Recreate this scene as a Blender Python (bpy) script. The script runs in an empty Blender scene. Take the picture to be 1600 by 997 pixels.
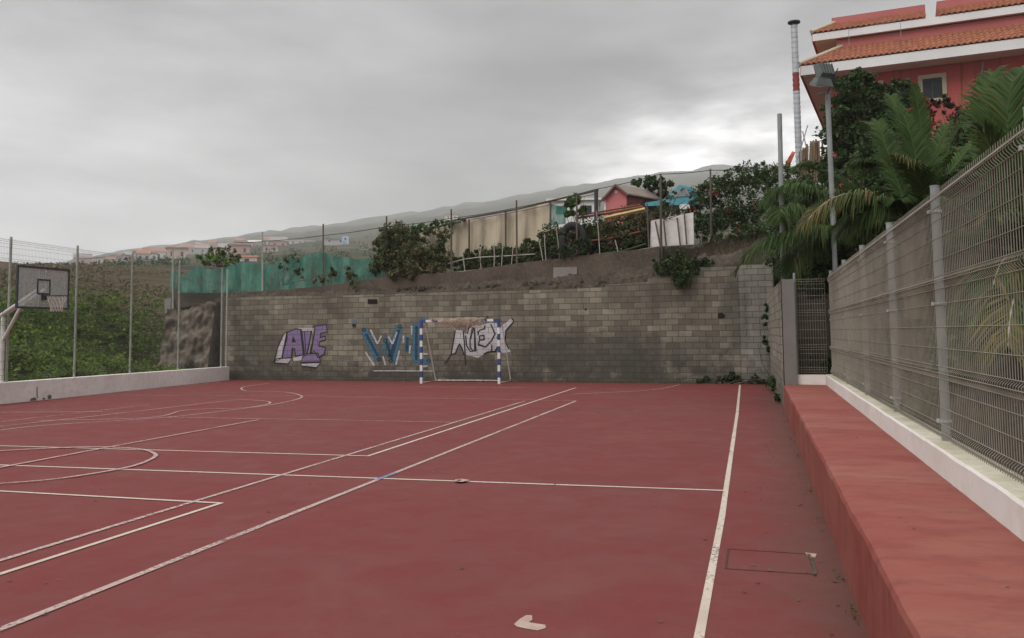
import bpy, math, random
import numpy as np
from mathutils import Vector, Matrix, noise
random.seed(7); R = math.radians
S = bpy.context.scene
COL = S.collection

# ------------------------------------------------------------------ camera
F, CX, CY = 1373.5, 800.0, 416.0
YAW, PITCH, ROLL, CH = 0.2652, 0.0765, -0.0102, 1.6016
fwd = Vector((-math.sin(YAW)*math.cos(PITCH), math.cos(YAW)*math.cos(PITCH), math.sin(PITCH)))
_r = Vector((math.cos(YAW), math.sin(YAW), 0)); _u = _r.cross(fwd)
rt = _r*math.cos(ROLL) + _u*math.sin(ROLL); up = _u*math.cos(ROLL) - _r*math.sin(ROLL)
EYE = Vector((0, 0, CH))
cd = bpy.data.cameras.new('camera'); cam = bpy.data.objects.new('camera', cd); COL.objects.link(cam)
cd.sensor_width = 36; cd.lens = F/1600*36; cd.shift_y = -(498.5-CY)/1600; cd.clip_end = 12000; cd.clip_start = 0.05
M4 = Matrix((rt, up, -fwd)).transposed().to_4x4(); M4.translation = EYE
cam.matrix_world = M4; S.camera = cam

def ray(px, py): return fwd + rt*((px-CX)/F) - up*((py-CY)/F)
def G(px, py, z=0.0): d = ray(px, py); return EYE + d*((z-CH)/d.z)
def AY(px, py, Y): d = ray(px, py); return EYE + d*(Y/d.y)
def AX(px, py, X): d = ray(px, py); return EYE + d*(X/d.x)
def AR(px, py, r): d = ray(px, py); return EYE + d*(r/math.hypot(d.x, d.y))
def HP(px, py, p0, n): d = ray(px, py); return EYE + d*((p0-EYE).dot(n)/d.dot(n))

# ------------------------------------------------------------------ world, sun, exposure
W = bpy.data.worlds.new('World'); S.world = W; W.use_nodes = True
nt = W.node_tree; nt.nodes.clear()
def N(t, **k):
    n = nt.nodes.new(t)
    for a, b in k.items(): setattr(n, a, b)
    return n
def Lk(a, b): nt.links.new(a, b)
def math_(op, a, b=None, c=None, clamp=False):
    n = N('ShaderNodeMath', operation=op); n.use_clamp = clamp
    for i, v in enumerate((a, b, c)):
        if v is None: continue
        if isinstance(v, (int, float)): n.inputs[i].default_value = v
        else: Lk(v, n.inputs[i])
    return n.outputs[0]
SUN_EL, SUN_AZ = 44, 212     # azimuth measured clockwise from +Y
sky = N('ShaderNodeTexSky', sky_type='NISHITA'); sky.sun_disc = False
sky.sun_elevation = R(SUN_EL); sky.sun_rotation = R(SUN_AZ)
bg1 = N('ShaderNodeBackground'); bg1.inputs[1].default_value = 0.1; Lk(sky.outputs[0], bg1.inputs[0])
tc = N('ShaderNodeTexCoord')
sep = N('ShaderNodeSeparateXYZ'); Lk(tc.outputs['Generated'], sep.inputs[0])
Z = sep.outputs[2]
mp = N('ShaderNodeMapping'); mp.inputs['Scale'].default_value = (1.0, 1.0, 3.2); mp.inputs['Rotation'].default_value = (R(-8), R(14), 0)
Lk(tc.outputs['Generated'], mp.inputs[0])
n1 = N('ShaderNodeTexNoise'); n1.inputs['Scale'].default_value = 3.0; n1.inputs['Detail'].default_value = 5; n1.inputs['Roughness'].default_value = 0.48; n1.inputs['Distortion'].default_value = 0.25
Lk(mp.outputs[0], n1.inputs[0])
n2 = N('ShaderNodeTexNoise'); n2.inputs['Scale'].default_value = 6.5; n2.inputs['Detail'].default_value = 6; n2.inputs['Roughness'].default_value = 0.55
Lk(mp.outputs[0], n2.inputs[0])
def ramp(inp, stops):
    r = N('ShaderNodeValToRGB'); e = r.color_ramp.elements
    r.color_ramp.interpolation = 'B_SPLINE'
    while len(e) < len(stops): e.new(0.5)
    for x, (p, c) in zip(e, stops): x.position = p; x.color = (c, c, c, 1)
    Lk(inp, r.inputs[0]); return r.outputs[0]
# overcast luminance by elevation: pale near the horizon, dark cloud base above it, bright overhead
base = ramp(Z, [(0.0, 0.74), (0.08, 0.70), (0.16, 0.57), (0.25, 0.455), (0.40, 0.46), (0.6, 0.85), (1.0, 1.0)])
base = math_('MULTIPLY', base, 1.0)
over = math_('MULTIPLY', math_('SUBTRACT', Z, 0.42, clamp=True), 1.35)
def lobe(px, py, k, amp):
    d = ray(px, py).normalized()
    v = N('ShaderNodeVectorMath', operation='DOT_PRODUCT'); v.inputs[1].default_value = d; Lk(tc.outputs['Generated'], v.inputs[0])
    p = math_('POWER', math_('MAXIMUM', v.outputs['Value'], 0.0), k)
    return math_('MULTIPLY', p, amp)
t = math_('ADD', base, over)
for a in ((920, 170, 90, -0.20), (650, 185, 110, -0.09), (1180, 140, 500, -0.06), (60, 335, 50, 0.16), (330, 335, 90, 0.10), (60, 40, 60, 0.08), (1150, 20, 120, 0.08), (300, 130, 160, -0.05)):
    t = math_('ADD', t, lobe(*a))
glow = lobe(1130, 242, 420, 1.05)
for a in ((1000, 275, 420, 0.75), (1245, 225, 800, 0.9), (870, 295, 800, 0.42)): glow = math_('ADD', glow, lobe(*a))
brk = math_('MULTIPLY', math_('SUBTRACT', n2.outputs[0], 0.30), 3.2, clamp=False)
brk = math_('MINIMUM', math_('MAXIMUM', brk, 0.15), 1.3)
t = math_('ADD', t, math_('MULTIPLY', glow, brk))
c1 = math_('MULTIPLY', math_('SUBTRACT', n1.outputs[0], 0.5), 1.7)
c2 = math_('MULTIPLY', math_('SUBTRACT', n2.outputs[0], 0.5), 0.75)
t = math_('MULTIPLY', t, math_('ADD', math_('ADD', c1, c2), 1.0))
comb = N('ShaderNodeCombineColor')
Lk(math_('MULTIPLY', t, 1.015), comb.inputs[0]); Lk(math_('MULTIPLY', t, 1.0), comb.inputs[1]); Lk(math_('MULTIPLY', t, 0.995), comb.inputs[2])
bg2 = N('ShaderNodeBackground'); bg2.inputs[1].default_value = 1.0; Lk(comb.outputs[0], bg2.inputs[0])
mx = N('ShaderNodeMixShader'); mx.inputs[0].default_value = 0.97
Lk(bg1.outputs[0], mx.inputs[1]); Lk(bg2.outputs[0], mx.inputs[2])
wo = N('ShaderNodeOutputWorld'); Lk(mx.outputs[0], wo.inputs[0])

sl = bpy.data.lights.new('sun', 'SUN'); sl.energy = 1.45; sl.angle = R(40); sl.color = (1, 0.97, 0.93)
so = bpy.data.objects.new('sun', sl); COL.objects.link(so)
sd = Vector((math.sin(R(SUN_AZ))*math.cos(R(SUN_EL)), math.cos(R(SUN_AZ))*math.cos(R(SUN_EL)), math.sin(R(SUN_EL))))
so.rotation_euler = sd.to_track_quat('Z', 'Y').to_euler()
S.view_settings.view_transform = 'Standard'; S.view_settings.look = 'None'
S.view_settings.exposure = 0.0; S.view_settings.gamma = 1.0; S.view_settings.use_curve_mapping = False
S.render.engine = 'CYCLES'
S.cycles.max_bounces = 6; S.cycles.transparent_max_bounces = 24; S.cycles.volume_bounces = 1

# ------------------------------------------------------------------ materials
def new_mat(name):
    m = bpy.data.materials.new(name); m.use_nodes = True
    nn = m.node_tree.nodes; nn.clear()
    o = nn.new('ShaderNodeOutputMaterial'); b = nn.new('ShaderNodeBsdfPrincipled')
    m.node_tree.links.new(b.outputs[0], o.inputs[0])
    return m, m.node_tree, b, o
class T:
    """small node-graph helper for one material"""
    def __init__(s, nt): s.nt = nt
    def n(s, t, **k):
        x = s.nt.nodes.new(t)
        for a, b in k.items(): setattr(x, a, b)
        return x
    def l(s, a, b): s.nt.links.new(a, b)
    def coord(s, kind='Object', scale=(1, 1, 1)):
        c = s.n('ShaderNodeTexCoord'); m = s.n('ShaderNodeMapping'); m.inputs['Scale'].default_value = scale
        s.l(c.outputs[kind], m.inputs[0]); return m.outputs[0]
    def noise(s, co, scale, detail=4, rough=0.55, dist=0.0):
        x = s.n('ShaderNodeTexNoise'); x.inputs['Scale'].default_value = scale; x.inputs['Detail'].default_value = detail
        x.inputs['Roughness'].default_value = rough; x.inputs['Distortion'].default_value = dist
        s.l(co, x.inputs[0]); return x.outputs[0]
    def ramp(s, v, stops, interp='LINEAR'):
        r = s.n('ShaderNodeValToRGB'); e = r.color_ramp.elements; r.color_ramp.interpolation = interp
        while len(e) < len(stops): e.new(0.5)
        for x, (p, c) in zip(e, stops):
            x.position = p; x.color = (*c, 1) if isinstance(c, (tuple, list)) else (c, c, c, 1)
        s.l(v, r.inputs[0]); return r.outputs[0]
    def mix(s, f, a, b, mode='MIX'):
        m = s.n('ShaderNodeMix', data_type='RGBA', blend_type=mode)
        for i, v in ((0, f), (6, a), (7, b)):
            if isinstance(v, (int, float)): m.inputs[i].default_value = v
            elif isinstance(v, tuple): m.inputs[i].default_value = (*v, 1)
            else: s.l(v, m.inputs[i])
        return m.outputs[2]
    def math(s, op, a, b=None, clamp=False):
        m = s.n('ShaderNodeMath', operation=op); m.use_clamp = clamp
        for i, v in enumerate((a, b)):
            if v is None: continue
            if isinstance(v, (int, float)): m.inputs[i].default_value = v
            else: s.l(v, m.inputs[i])
        return m.outputs[0]
    def bump(s, h, strength, dist, b):
        x = s.n('ShaderNodeBump'); x.inputs['Strength'].default_value = strength; x.inputs['Distance'].default_value = dist
        s.l(h, x.inputs['Height']); s.l(x.outputs[0], b.inputs['Normal'])

def pm(name, c0, c1=None, scale=4.0, rough=0.8, bump=0.2, metal=0.0, c2=None, scale2=25.0, stretch=(1, 1, 1), spec=0.3):
    """painted / mineral surface: two noise scales of colour, bump"""
    m, nt_, b, o = new_mat(name); g = T(nt_)
    c1 = c1 or tuple(x*0.7 for x in c0)
    co = g.coord('Object', stretch)
    a = g.noise(co, scale, 5); f = g.ramp(a, [(0.35, 0.0), (0.68, 1.0)])
    col = g.mix(f, c0, c1)
    a2 = g.noise(co, scale2, 4, 0.7)
    f2 = g.ramp(a2, [(0.45, 0.0), (0.75, 1.0)])
    col = g.mix(g.math('MULTIPLY', f2, 0.6), col, c2 or tuple(x*0.75 for x in c0))
    g.l(col, b.inputs['Base Color'])
    b.inputs['Roughness'].default_value = rough; b.inputs['Metallic'].default_value = metal
    b.inputs['Specular IOR Level'].default_value = spec
    if bump: g.bump(a2, bump, 0.02, b)
    return m

def leaf_mat(name, cols, rough=0.55, trans=0.25):
    m, nt_, b, o = new_mat(name); g = T(nt_)
    gi = g.n('ShaderNodeNewGeometry')
    co = g.coord('Object')
    big = g.noise(co, 0.9, 3)
    v = g.math('ADD', g.math('MULTIPLY', gi.outputs['Random Per Island'], 0.6), g.math('MULTIPLY', g.math('SUBTRACT', big, 0.3), 0.9), clamp=True)
    st = [(i/(len(cols)-1), c) for i, c in enumerate(cols)]
    col = g.ramp(v, st)
    g.l(col, b.inputs['Base Color']); b.inputs['Roughness'].default_value = rough; b.inputs['Specular IOR Level'].default_value = 0.12
    tr = g.n('ShaderNodeBsdfTranslucent'); g.l(col, tr.inputs[0])
    ms = g.n('ShaderNodeMixShader'); ms.inputs[0].default_value = trans
    g.l(b.outputs[0], ms.inputs[1]); g.l(tr.outputs[0], ms.inputs[2]); g.l(ms.outputs[0], o.inputs[0])
    return m

def block_mat(name, light, dark, stain=1.0):
    """hollow concrete blocks laid in running bond, UV in metres"""
    m, nt_, b, o = new_mat(name); g = T(nt_)
    uv = g.coord('UV')
    wob = g.n('ShaderNodeVectorMath', operation='ADD')
    nz = g.n('ShaderNodeTexNoise'); nz.inputs['Scale'].default_value = 0.5; g.l(uv, nz.inputs[0])
    sc = g.n('ShaderNodeVectorMath', operation='SCALE'); sc.inputs['Scale'].default_value = 0.10
    g.l(nz.outputs['Color'], sc.inputs[0]); g.l(uv, wob.inputs[0]); g.l(sc.outputs[0], wob.inputs[1])
    br = g.n('ShaderNodeTexBrick'); g.l(wob.outputs[0], br.inputs[0])
    br.inputs['Scale'].default_value = 1.0; br.inputs['Brick Width'].default_value = 0.41; br.inputs['Row Height'].default_value = 0.187
    br.inputs['Mortar Size'].default_value = 0.009; br.inputs['Mortar Smooth'].default_value = 0.3; br.inputs['Bias'].default_value = 0.0
    br.inputs['Color1'].default_value = (0, 0, 0, 1); br.inputs['Color2'].default_value = (1, 1, 1, 1); br.inputs['Mortar'].default_value = (0.35, 0.35, 0.35, 1)
    blk = g.ramp(br.outputs['Color'], [(0.0, dark), (0.4, tuple((a+c)/2*0.92 for a, c in zip(light, dark))), (0.8, tuple(x*0.9 for x in light)), (1.0, light)])
    fine = g.noise(uv, 60, 4, 0.7)
    col = g.mix(g.math('MULTIPLY', g.ramp(fine, [(0.4, 0.0), (0.7, 1.0)]), 0.35), blk, dark)
    big = g.noise(uv, 0.55, 6, 0.62, 0.3)
    col = g.mix(g.math('MULTIPLY', g.ramp(big, [(0.42, 0.0), (0.66, 1.0)]), 0.75*stain), col, tuple(x*0.62 for x in dark))
    # rising damp and algae near the foot of the wall (wear with a ragged outline)
    sx = g.n('ShaderNodeSeparateXYZ'); g.l(uv, sx.inputs[0])
    ragged = g.noise(uv, 2.2, 5, 0.65)
    h = g.math('ADD', sx.outputs[1], g.math('MULTIPLY', g.math('SUBTRACT', ragged, 0.5), 2.6))
    foot = g.ramp(h, [(0.15, 1.0), (0.9, 0.0)])
    col = g.mix(g.math('MULTIPLY', foot, 0.72*stain), col, (0.045, 0.044, 0.038))
    mid = g.ramp(h, [(0.35, 1.0), (0.75, 0.0)])
    for (cu, cv, ru, rv, am) in ((13.6, 0.95, 3.2, 0.95, 0.75), (16.8, 0.9, 1.6, 0.7, 0.55), (1.2, 1.2, 1.2, 1.6, 0.5), (18.3, 2.2, 0.5, 1.6, 0.5)):
        du = g.math('MULTIPLY', g.math('SUBTRACT', sx.outputs[0], cu), 1/ru); dv = g.math('MULTIPLY', g.math('SUBTRACT', sx.outputs[1], cv), 1/rv)
        dd = g.math('ADD', g.math('MULTIPLY', du, du), g.math('MULTIPLY', dv, dv))
        dd = g.math('ADD', dd, g.math('MULTIPLY', g.math('SUBTRACT', ragged, 0.5), 2.2))
        col = g.mix(g.math('MULTIPLY', g.ramp(dd, [(0.25, 1.0), (1.0, 0.0)]), am*stain), col, (0.066, 0.066, 0.054))
    # vertical weathering streaks
    st = g.n('ShaderNodeMapping'); st.inputs['Scale'].default_value = (3.0, 0.25, 1); g.l(uv, st.inputs[0])
    stv = g.noise(st.outputs[0], 1.0, 4, 0.6)
    col = g.mix(g.math('MULTIPLY', g.ramp(stv, [(0.5, 0.0), (0.72, 1.0)]), 0.5*stain), col, (0.075, 0.070, 0.060))
    col = g.mix(g.math('MULTIPLY', br.outputs['Fac'], 0.8), col, (0.05, 0.046, 0.04))
    g.l(col, b.inputs['Base Color']); b.inputs['Roughness'].default_value = 0.95; b.inputs['Specular IOR Level'].default_value = 0.15
    hh = g.math('ADD', g.math('MULTIPLY', br.outputs['Fac'], -1.0), g.math('MULTIPLY', fine, 0.5))
    g.bump(hh, 0.6, 0.012, b)
    return m

def spray_mat(name, col, wear=0.5, soft=0.0):
    """spray paint over the block wall: joints and bare patches show through"""
    m, nt_, b, o = new_mat(name); g = T(nt_)
    uv = g.coord('UV')
    nz = g.n('ShaderNodeTexNoise'); nz.inputs['Scale'].default_value = 0.5; g.l(uv, nz.inputs[0])
    sc = g.n('ShaderNodeVectorMath', operation='SCALE'); sc.inputs['Scale'].default_value = 0.10
    wob = g.n('ShaderNodeVectorMath', operation='ADD')
    g.l(nz.outputs['Color'], sc.inputs[0]); g.l(uv, wob.inputs[0]); g.l(sc.outputs[0], wob.inputs[1])
    br = g.n('ShaderNodeTexBrick'); g.l(wob.outputs[0], br.inputs[0])
    br.inputs['Scale'].default_value = 1.0; br.inputs['Brick Width'].default_value = 0.41; br.inputs['Row Height'].default_value = 0.187
    br.inputs['Mortar Size'].default_value = 0.007; br.inputs['Mortar Smooth'].default_value = 0.3
    f = g.noise(uv, 9, 5, 0.7)
    c = g.mix(g.ramp(f, [(0.35, 0.0), (0.7, 0.6)]), col, tuple(x*0.6 for x in col))
    g.l(c, b.inputs['Base Color']); b.inputs['Roughness'].default_value = 0.7
    fine = g.noise(uv, 45, 3, 0.7)
    cover = g.ramp(g.math('ADD', g.math('MULTIPLY', fine, 0.6), g.math('MULTIPLY', f, 0.4)), [(0.34+0.12*wear, 0.15), (0.42+0.14*wear, 1.0)])
    cover = g.math('MULTIPLY', cover, g.math('SUBTRACT', 1.0, g.math('MULTIPLY', br.outputs['Fac'], 0.75)))
    cover = g.math('MULTIPLY', cover, 1.0-soft)
    tr = g.n('ShaderNodeBsdfTransparent'); ms = g.n('ShaderNodeMixShader')
    g.l(cover, ms.inputs[0]); g.l(tr.outputs[0], ms.inputs[1]); g.l(b.outputs[0], ms.inputs[2]); g.l(ms.outputs[0], o.inputs[0])
    return m

def line_mat(name, col, wear):
    m, nt_, b, o = new_mat(name); g = T(nt_)
    co = g.coord('Object')
    f = g.noise(co, 1.3, 5, 0.7); f2 = g.noise(co, 30, 4, 0.75)
    c = g.mix(g.ramp(f, [(0.35, 0.0), (0.7, 1.0)]), col, tuple(x*y for x, y in zip(col, (0.72, 0.64, 0.60))))
    g.l(c, b.inputs['Base Color']); b.inputs['Roughness'].default_value = 0.7
    v = g.math('ADD', g.math('MULTIPLY', f2, 0.55), g.math('MULTIPLY', f, 0.45))
    cover = g.ramp(v, [(0.28+0.2*wear, 0.15), (0.36+0.26*wear, 1.0)])
    tr = g.n('ShaderNodeBsdfTransparent'); ms = g.n('ShaderNodeMixShader')
    g.l(cover, ms.inputs[0]); g.l(tr.outputs[0], ms.inputs[1]); g.l(b.outputs[0], ms.inputs[2]); g.l(ms.outputs[0], o.inputs[0])
    return m

def court_mat():
    m, nt_, b, o = new_mat('court_paint'); g = T(nt_)
    co = g.coord('Object')
    big = g.noise(co, 0.22, 6, 0.6, 0.4); mid = g.noise(co, 2.3, 7, 0.7, 0.6); fine = g.noise(co, 70, 4, 0.75)
    col = g.mix(g.ramp(big, [(0.38, 0.0), (0.64, 1.0)]), (0.158, 0.037, 0.036), (0.140, 0.042, 0.040))
    col = g.mix(g.math('MULTIPLY', g.ramp(mid, [(0.42, 0.0), (0.66, 1.0)]), 0.55), col, (0.160, 0.028, 0.026))
    dust = g.noise(co, 0.7, 6, 0.7, 1.0)
    col = g.mix(g.math('MULTIPLY', g.ramp(dust, [(0.47, 0.0), (0.74, 1.0)]), 0.42), col, (0.180, 0.078, 0.068))
    col = g.mix(g.math('MULTIPLY', g.ramp(fine, [(0.42, 0.0), (0.72, 1.0)]), 0.30), col, (0.105, 0.040, 0.037))
    # silt washed against the bench and the back wall
    gx = g.n('ShaderNodeSeparateXYZ'); g.l(co, gx.inputs[0])
    e = g.math('ADD', gx.outputs[0], g.math('MULTIPLY', g.math('SUBTRACT', g.noise(co, 1.1, 5, 0.65), 0.5), 1.1))
    silt = g.ramp(e, [(0.0, 0.0), (0.5, 0.6)])
    col = g.mix(g.math('MULTIPLY', silt, 0.75), col, (0.088, 0.060, 0.044))
    grit = g.n('ShaderNodeTexVoronoi'); grit.inputs['Scale'].default_value = 26.0; g.l(co, grit.inputs[0])
    col = g.mix(g.math('MULTIPLY', g.ramp(grit.outputs['Distance'], [(0.0, 1.0), (0.16, 0.0)]), g.ramp(g.noise(co, 2.0, 3), [(0.45, 0.0), (0.6, 0.55)])), col, (0.075, 0.045, 0.038))
    scf = g.n('ShaderNodeMapping'); scf.inputs['Scale'].default_value = (0.5, 7.0, 1); scf.inputs['Rotation'].default_value = (0, 0, 0.35); g.l(co, scf.inputs[0])
    col = g.mix(g.math('MULTIPLY', g.ramp(g.noise(scf.outputs[0], 1.0, 5, 0.7), [(0.58, 0.0), (0.72, 1.0)]), 0.30), col, (0.105, 0.034, 0.031))
    specks = g.n('ShaderNodeTexVoronoi'); specks.inputs['Scale'].default_value = 2.3; g.l(co, specks.inputs[0])
    sp = g.ramp(specks.outputs['Distance'], [(0.0, 1.0), (0.035, 0.0)])
    keep = g.ramp(g.noise(co, 0.8, 2), [(0.52, 0.0), (0.57, 1.0)])
    col = g.mix(g.math('MULTIPLY', g.math('MULTIPLY', sp, keep), 0.8), col, (0.42, 0.30, 0.26))
    g.l(col, b.inputs['Base Color'])
    g.l(g.ramp(mid, [(0.3, 0.72), (0.7, 0.9)]), b.inputs['Roughness']); b.inputs['Specular IOR Level'].default_value = 0.16
    g.bump(g.math('ADD', fine, g.math('MULTIPLY', mid, 0.4)), 0.25, 0.006, b)
    return m

MT = {}
MT['court'] = court_mat()
MT['block'] = block_mat('block_masonry', (0.305, 0.278, 0.218), (0.142, 0.129, 0.100))
MT['block_side'] = block_mat('block_masonry_side', (0.34, 0.32, 0.26), (0.20, 0.186, 0.15), 0.6)
MT['pier'] = block_mat('block_masonry_pale', (0.33, 0.318, 0.275), (0.22, 0.212, 0.180), 0.8)
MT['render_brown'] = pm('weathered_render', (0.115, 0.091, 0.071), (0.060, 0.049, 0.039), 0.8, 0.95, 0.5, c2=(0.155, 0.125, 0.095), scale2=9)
MT['ledge'] = pm('ledge_earth', (0.074, 0.060, 0.045), (0.036, 0.030, 0.023), 1.6, 0.97, 1.0, c2=(0.14, 0.117, 0.09), scale2=9)
MT['render_grey'] = pm('grey_render', (0.27, 0.25, 0.24), (0.19, 0.175, 0.165), 0.9, 0.95, 0.4, c2=(0.14, 0.13, 0.12), scale2=18)
MT['pillar'] = pm('pillar_render', (0.205, 0.195, 0.18), (0.155, 0.145, 0.135), 0.9, 0.95, 0.3)
MT['rubble'] = pm('rubble_stone', (0.165, 0.138, 0.105), (0.085, 0.072, 0.054), 1.6, 0.97, 1.0, c2=(0.24, 0.205, 0.16), scale2=5)
MT['white_wall'] = pm('whitewash', (0.72, 0.69, 0.67), (0.62, 0.585, 0.56), 0.9, 0.85, 0.15, c2=(0.48, 0.44, 0.40), scale2=7)
MT['kerb'] = pm('kerb_whitewash', (0.74, 0.71, 0.69), (0.66, 0.62, 0.585), 0.9, 0.85, 0.15, c2=(0.60, 0.555, 0.46), scale2=6)
MT['kerb_top'] = pm('kerb_lichen_top', (0.56, 0.53, 0.44), (0.42, 0.385, 0.28), 1.6, 0.9, 0.3, c2=(0.30, 0.26, 0.16), scale2=9)
MT['bench'] = pm('bench_paint', (0.228, 0.048, 0.036), (0.262, 0.092, 0.068), 0.7, 0.75, 0.25, c2=(0.130, 0.024, 0.022), scale2=3.4, stretch=(0.8, 1.6, 1))
MT['galv'] = pm('galvanised_steel', (0.29, 0.315, 0.31), (0.22, 0.24, 0.235), 3, 0.6, 0.1, 0.0, scale2=40)
MT['galv_light'] = pm('worn_zinc', (0.46, 0.48, 0.47), (0.36, 0.38, 0.37), 3, 0.55, 0.05)
MT['wire'] = pm('galvanised_wire', (0.275, 0.252, 0.205), (0.205, 0.188, 0.152), 3, 0.6, 0.0, 0.0)
MT['wire_dark'] = pm('aged_wire', (0.16, 0.16, 0.15), (0.10, 0.10, 0.095), 3, 0.6, 0.0, 0.3)
MT['post_green'] = pm('pale_galvanised_post', (0.36, 0.38, 0.33), (0.27, 0.285, 0.245), 2, 0.6, 0.1, 0.0)
MT['wood'] = pm('weathered_wood', (0.13, 0.11, 0.09), (0.075, 0.062, 0.05), 3, 0.9, 0.4, stretch=(1, 1, 0.2))
MT['stake'] = pm('pale_cane', (0.42, 0.39, 0.34), (0.28, 0.25, 0.21), 4, 0.8, 0.1)
MT['white_paint'] = pm('white_steel_paint', (0.72, 0.72, 0.70), (0.60, 0.595, 0.57), 3, 0.5, 0.05, c2=(0.45, 0.40, 0.34), scale2=30)
MT['blue_paint'] = pm('blue_steel_paint', (0.035, 0.075, 0.24), (0.028, 0.058, 0.18), 4, 0.5, 0.05)
MT['net'] = pm('frayed_net', (0.62, 0.50, 0.40), (0.42, 0.32, 0.24), 9, 0.9, 0.0)
MT['dark_frame'] = pm('dark_metal', (0.05, 0.055, 0.055), (0.03, 0.033, 0.033), 5, 0.5, 0.05)
MT['pink'] = pm('pink_render', (0.58, 0.19, 0.19), (0.53, 0.165, 0.165), 1.5, 0.85, 0.15)
MT['house_red'] = pm('red_render', (0.46, 0.108, 0.096), (0.40, 0.09, 0.08), 0.6, 0.85, 0.15, c2=(0.36, 0.08, 0.07), scale2=3)
MT['parapet'] = pm('rose_render', (0.44, 0.145, 0.135), (0.39, 0.12, 0.112), 0.6, 0.85, 0.15)
MT['fascia'] = pm('white_fascia', (0.74, 0.73, 0.72), (0.66, 0.645, 0.63), 0.8, 0.8, 0.1)
MT['soffit'] = pm('stained_soffit', (0.80, 0.75, 0.67), (0.74, 0.67, 0.58), 0.8, 0.9, 0.15)
MT['tile'] = pm('clay_tile', (0.31, 0.108, 0.055), (0.21, 0.070, 0.038), 2.5, 0.9, 0.3, c2=(0.38, 0.19, 0.12), scale2=7)
MT['stone_trim'] = pm('stone_trim', (0.50, 0.44, 0.33), (0.42, 0.36, 0.27), 2, 0.85, 0.15)
MT['glass'] = pm('window_glass', (0.03, 0.035, 0.04), (0.02, 0.024, 0.028), 1, 0.25, 0.0, spec=0.3)
MT['steel_flue'] = pm('flue_steel', (0.50, 0.52, 0.54), (0.38, 0.40, 0.42), 3, 0.45, 0.05, 0.2, stretch=(1, 1, 4))
MT['flue_red'] = pm('flue_red_paint', (0.26, 0.05, 0.045), (0.22, 0.04, 0.036), 2, 0.6, 0.05)
MT['lamp_grey'] = pm('floodlight_body', (0.105, 0.115, 0.11), (0.07, 0.078, 0.074), 5, 0.5, 0.05, 0.3)
MT['lamp_glass'] = pm('floodlight_glass', (0.25, 0.27, 0.27), (0.18, 0.20, 0.20), 3, 0.15, 0.0, spec=0.6)
MT['tarp'] = pm('reed_tarpaulin', (0.50, 0.44, 0.33), (0.44, 0.38, 0.28), 1.2, 0.9, 0.4, c2=(0.38, 0.315, 0.225), scale2=16, stretch=(3, 3, 0.35))
MT['turq'] = pm('turquoise_paint', (0.09, 0.36, 0.43), (0.07, 0.28, 0.34), 3, 0.5, 0.05)
MT['rust'] = pm('rusty_steel', (0.22, 0.085, 0.05), (0.13, 0.055, 0.035), 6, 0.85, 0.3)
MT['yellow'] = pm('faded_yellow_paint', (0.46, 0.36, 0.15), (0.36, 0.27, 0.11), 4, 0.8, 0.1)
MT['rubber'] = pm('black_rubber', (0.03, 0.03, 0.03), (0.02, 0.02, 0.02), 6, 0.8, 0.3)
MT['hut_roof'] = pm('fibre_cement_roof', (0.27, 0.225, 0.20), (0.20, 0.165, 0.145), 2, 0.9, 0.3)
MT['hut_brown'] = pm('brown_red_boards', (0.20, 0.075, 0.065), (0.15, 0.055, 0.05), 2, 0.85, 0.2)
MT['bark'] = pm('bark', (0.10, 0.08, 0.06), (0.06, 0.048, 0.036), 4, 0.95, 0.6, stretch=(1, 1, 0.3))
MT['palm_trunk'] = pm('palm_bark', (0.15, 0.10, 0.065), (0.085, 0.06, 0.04), 5, 0.95, 0.8, stretch=(1, 1, 2))
MT['straw'] = pm('dry_reed', (0.27, 0.20, 0.13), (0.16, 0.115, 0.075), 4, 0.95, 0.5, stretch=(3, 3, 0.3))
MT['soil'] = pm('brown_soil', (0.046, 0.036, 0.026), (0.024, 0.020, 0.015), 0.8, 0.97, 0.9, c2=(0.085, 0.068, 0.048), scale2=6)

def net_mat():
    m, nt_, b, o = new_mat('green_shade_cloth'); g = T(nt_)
    co = g.coord('Object', (2.2, 2.2, 0.8)); f = g.noise(co, 1.2, 5, 0.6, 0.5)
    c = g.ramp(f, [(0.3, (0.030, 0.135, 0.105)), (0.5, (0.060, 0.235, 0.185)), (0.72, (0.13, 0.37, 0.30))])
    g.l(c, b.inputs['Base Color']); b.inputs['Roughness'].default_value = 0.8
    tl = g.n('ShaderNodeBsdfTranslucent'); g.l(c, tl.inputs[0])
    a = g.n('ShaderNodeMixShader'); a.inputs[0].default_value = 0.35; g.l(b.outputs[0], a.inputs[1]); g.l(tl.outputs[0], a.inputs[2])
    tr = g.n('ShaderNodeBsdfTransparent'); ms = g.n('ShaderNodeMixShader')
    g.l(g.ramp(g.noise(co, 2.0, 4), [(0.3, 0.55), (0.62, 0.92)]), ms.inputs[0])
    g.l(tr.outputs[0], ms.inputs[1]); g.l(a.outputs[0], ms.inputs[2]); g.l(ms.outputs[0], o.inputs[0])
    return m
MT['green_net'] = net_mat()
def board_mat():
    m, nt_, b, o = new_mat('scuffed_acrylic'); g = T(nt_)
    co = g.coord('Object'); f = g.noise(co, 2.5, 5, 0.6)
    b.inputs['Base Color'].default_value = (0.44, 0.46, 0.46, 1); b.inputs['Roughness'].default_value = 0.25
    tr = g.n('ShaderNodeBsdfTransparent'); ms = g.n('ShaderNodeMixShader')
    g.l(g.ramp(f, [(0.3, 0.34), (0.7, 0.54)]), ms.inputs[0])
    g.l(tr.outputs[0], ms.inputs[1]); g.l(b.outputs[0], ms.inputs[2]); g.l(ms.outputs[0], o.inputs[0])
    return m
MT['board'] = board_mat()

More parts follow.
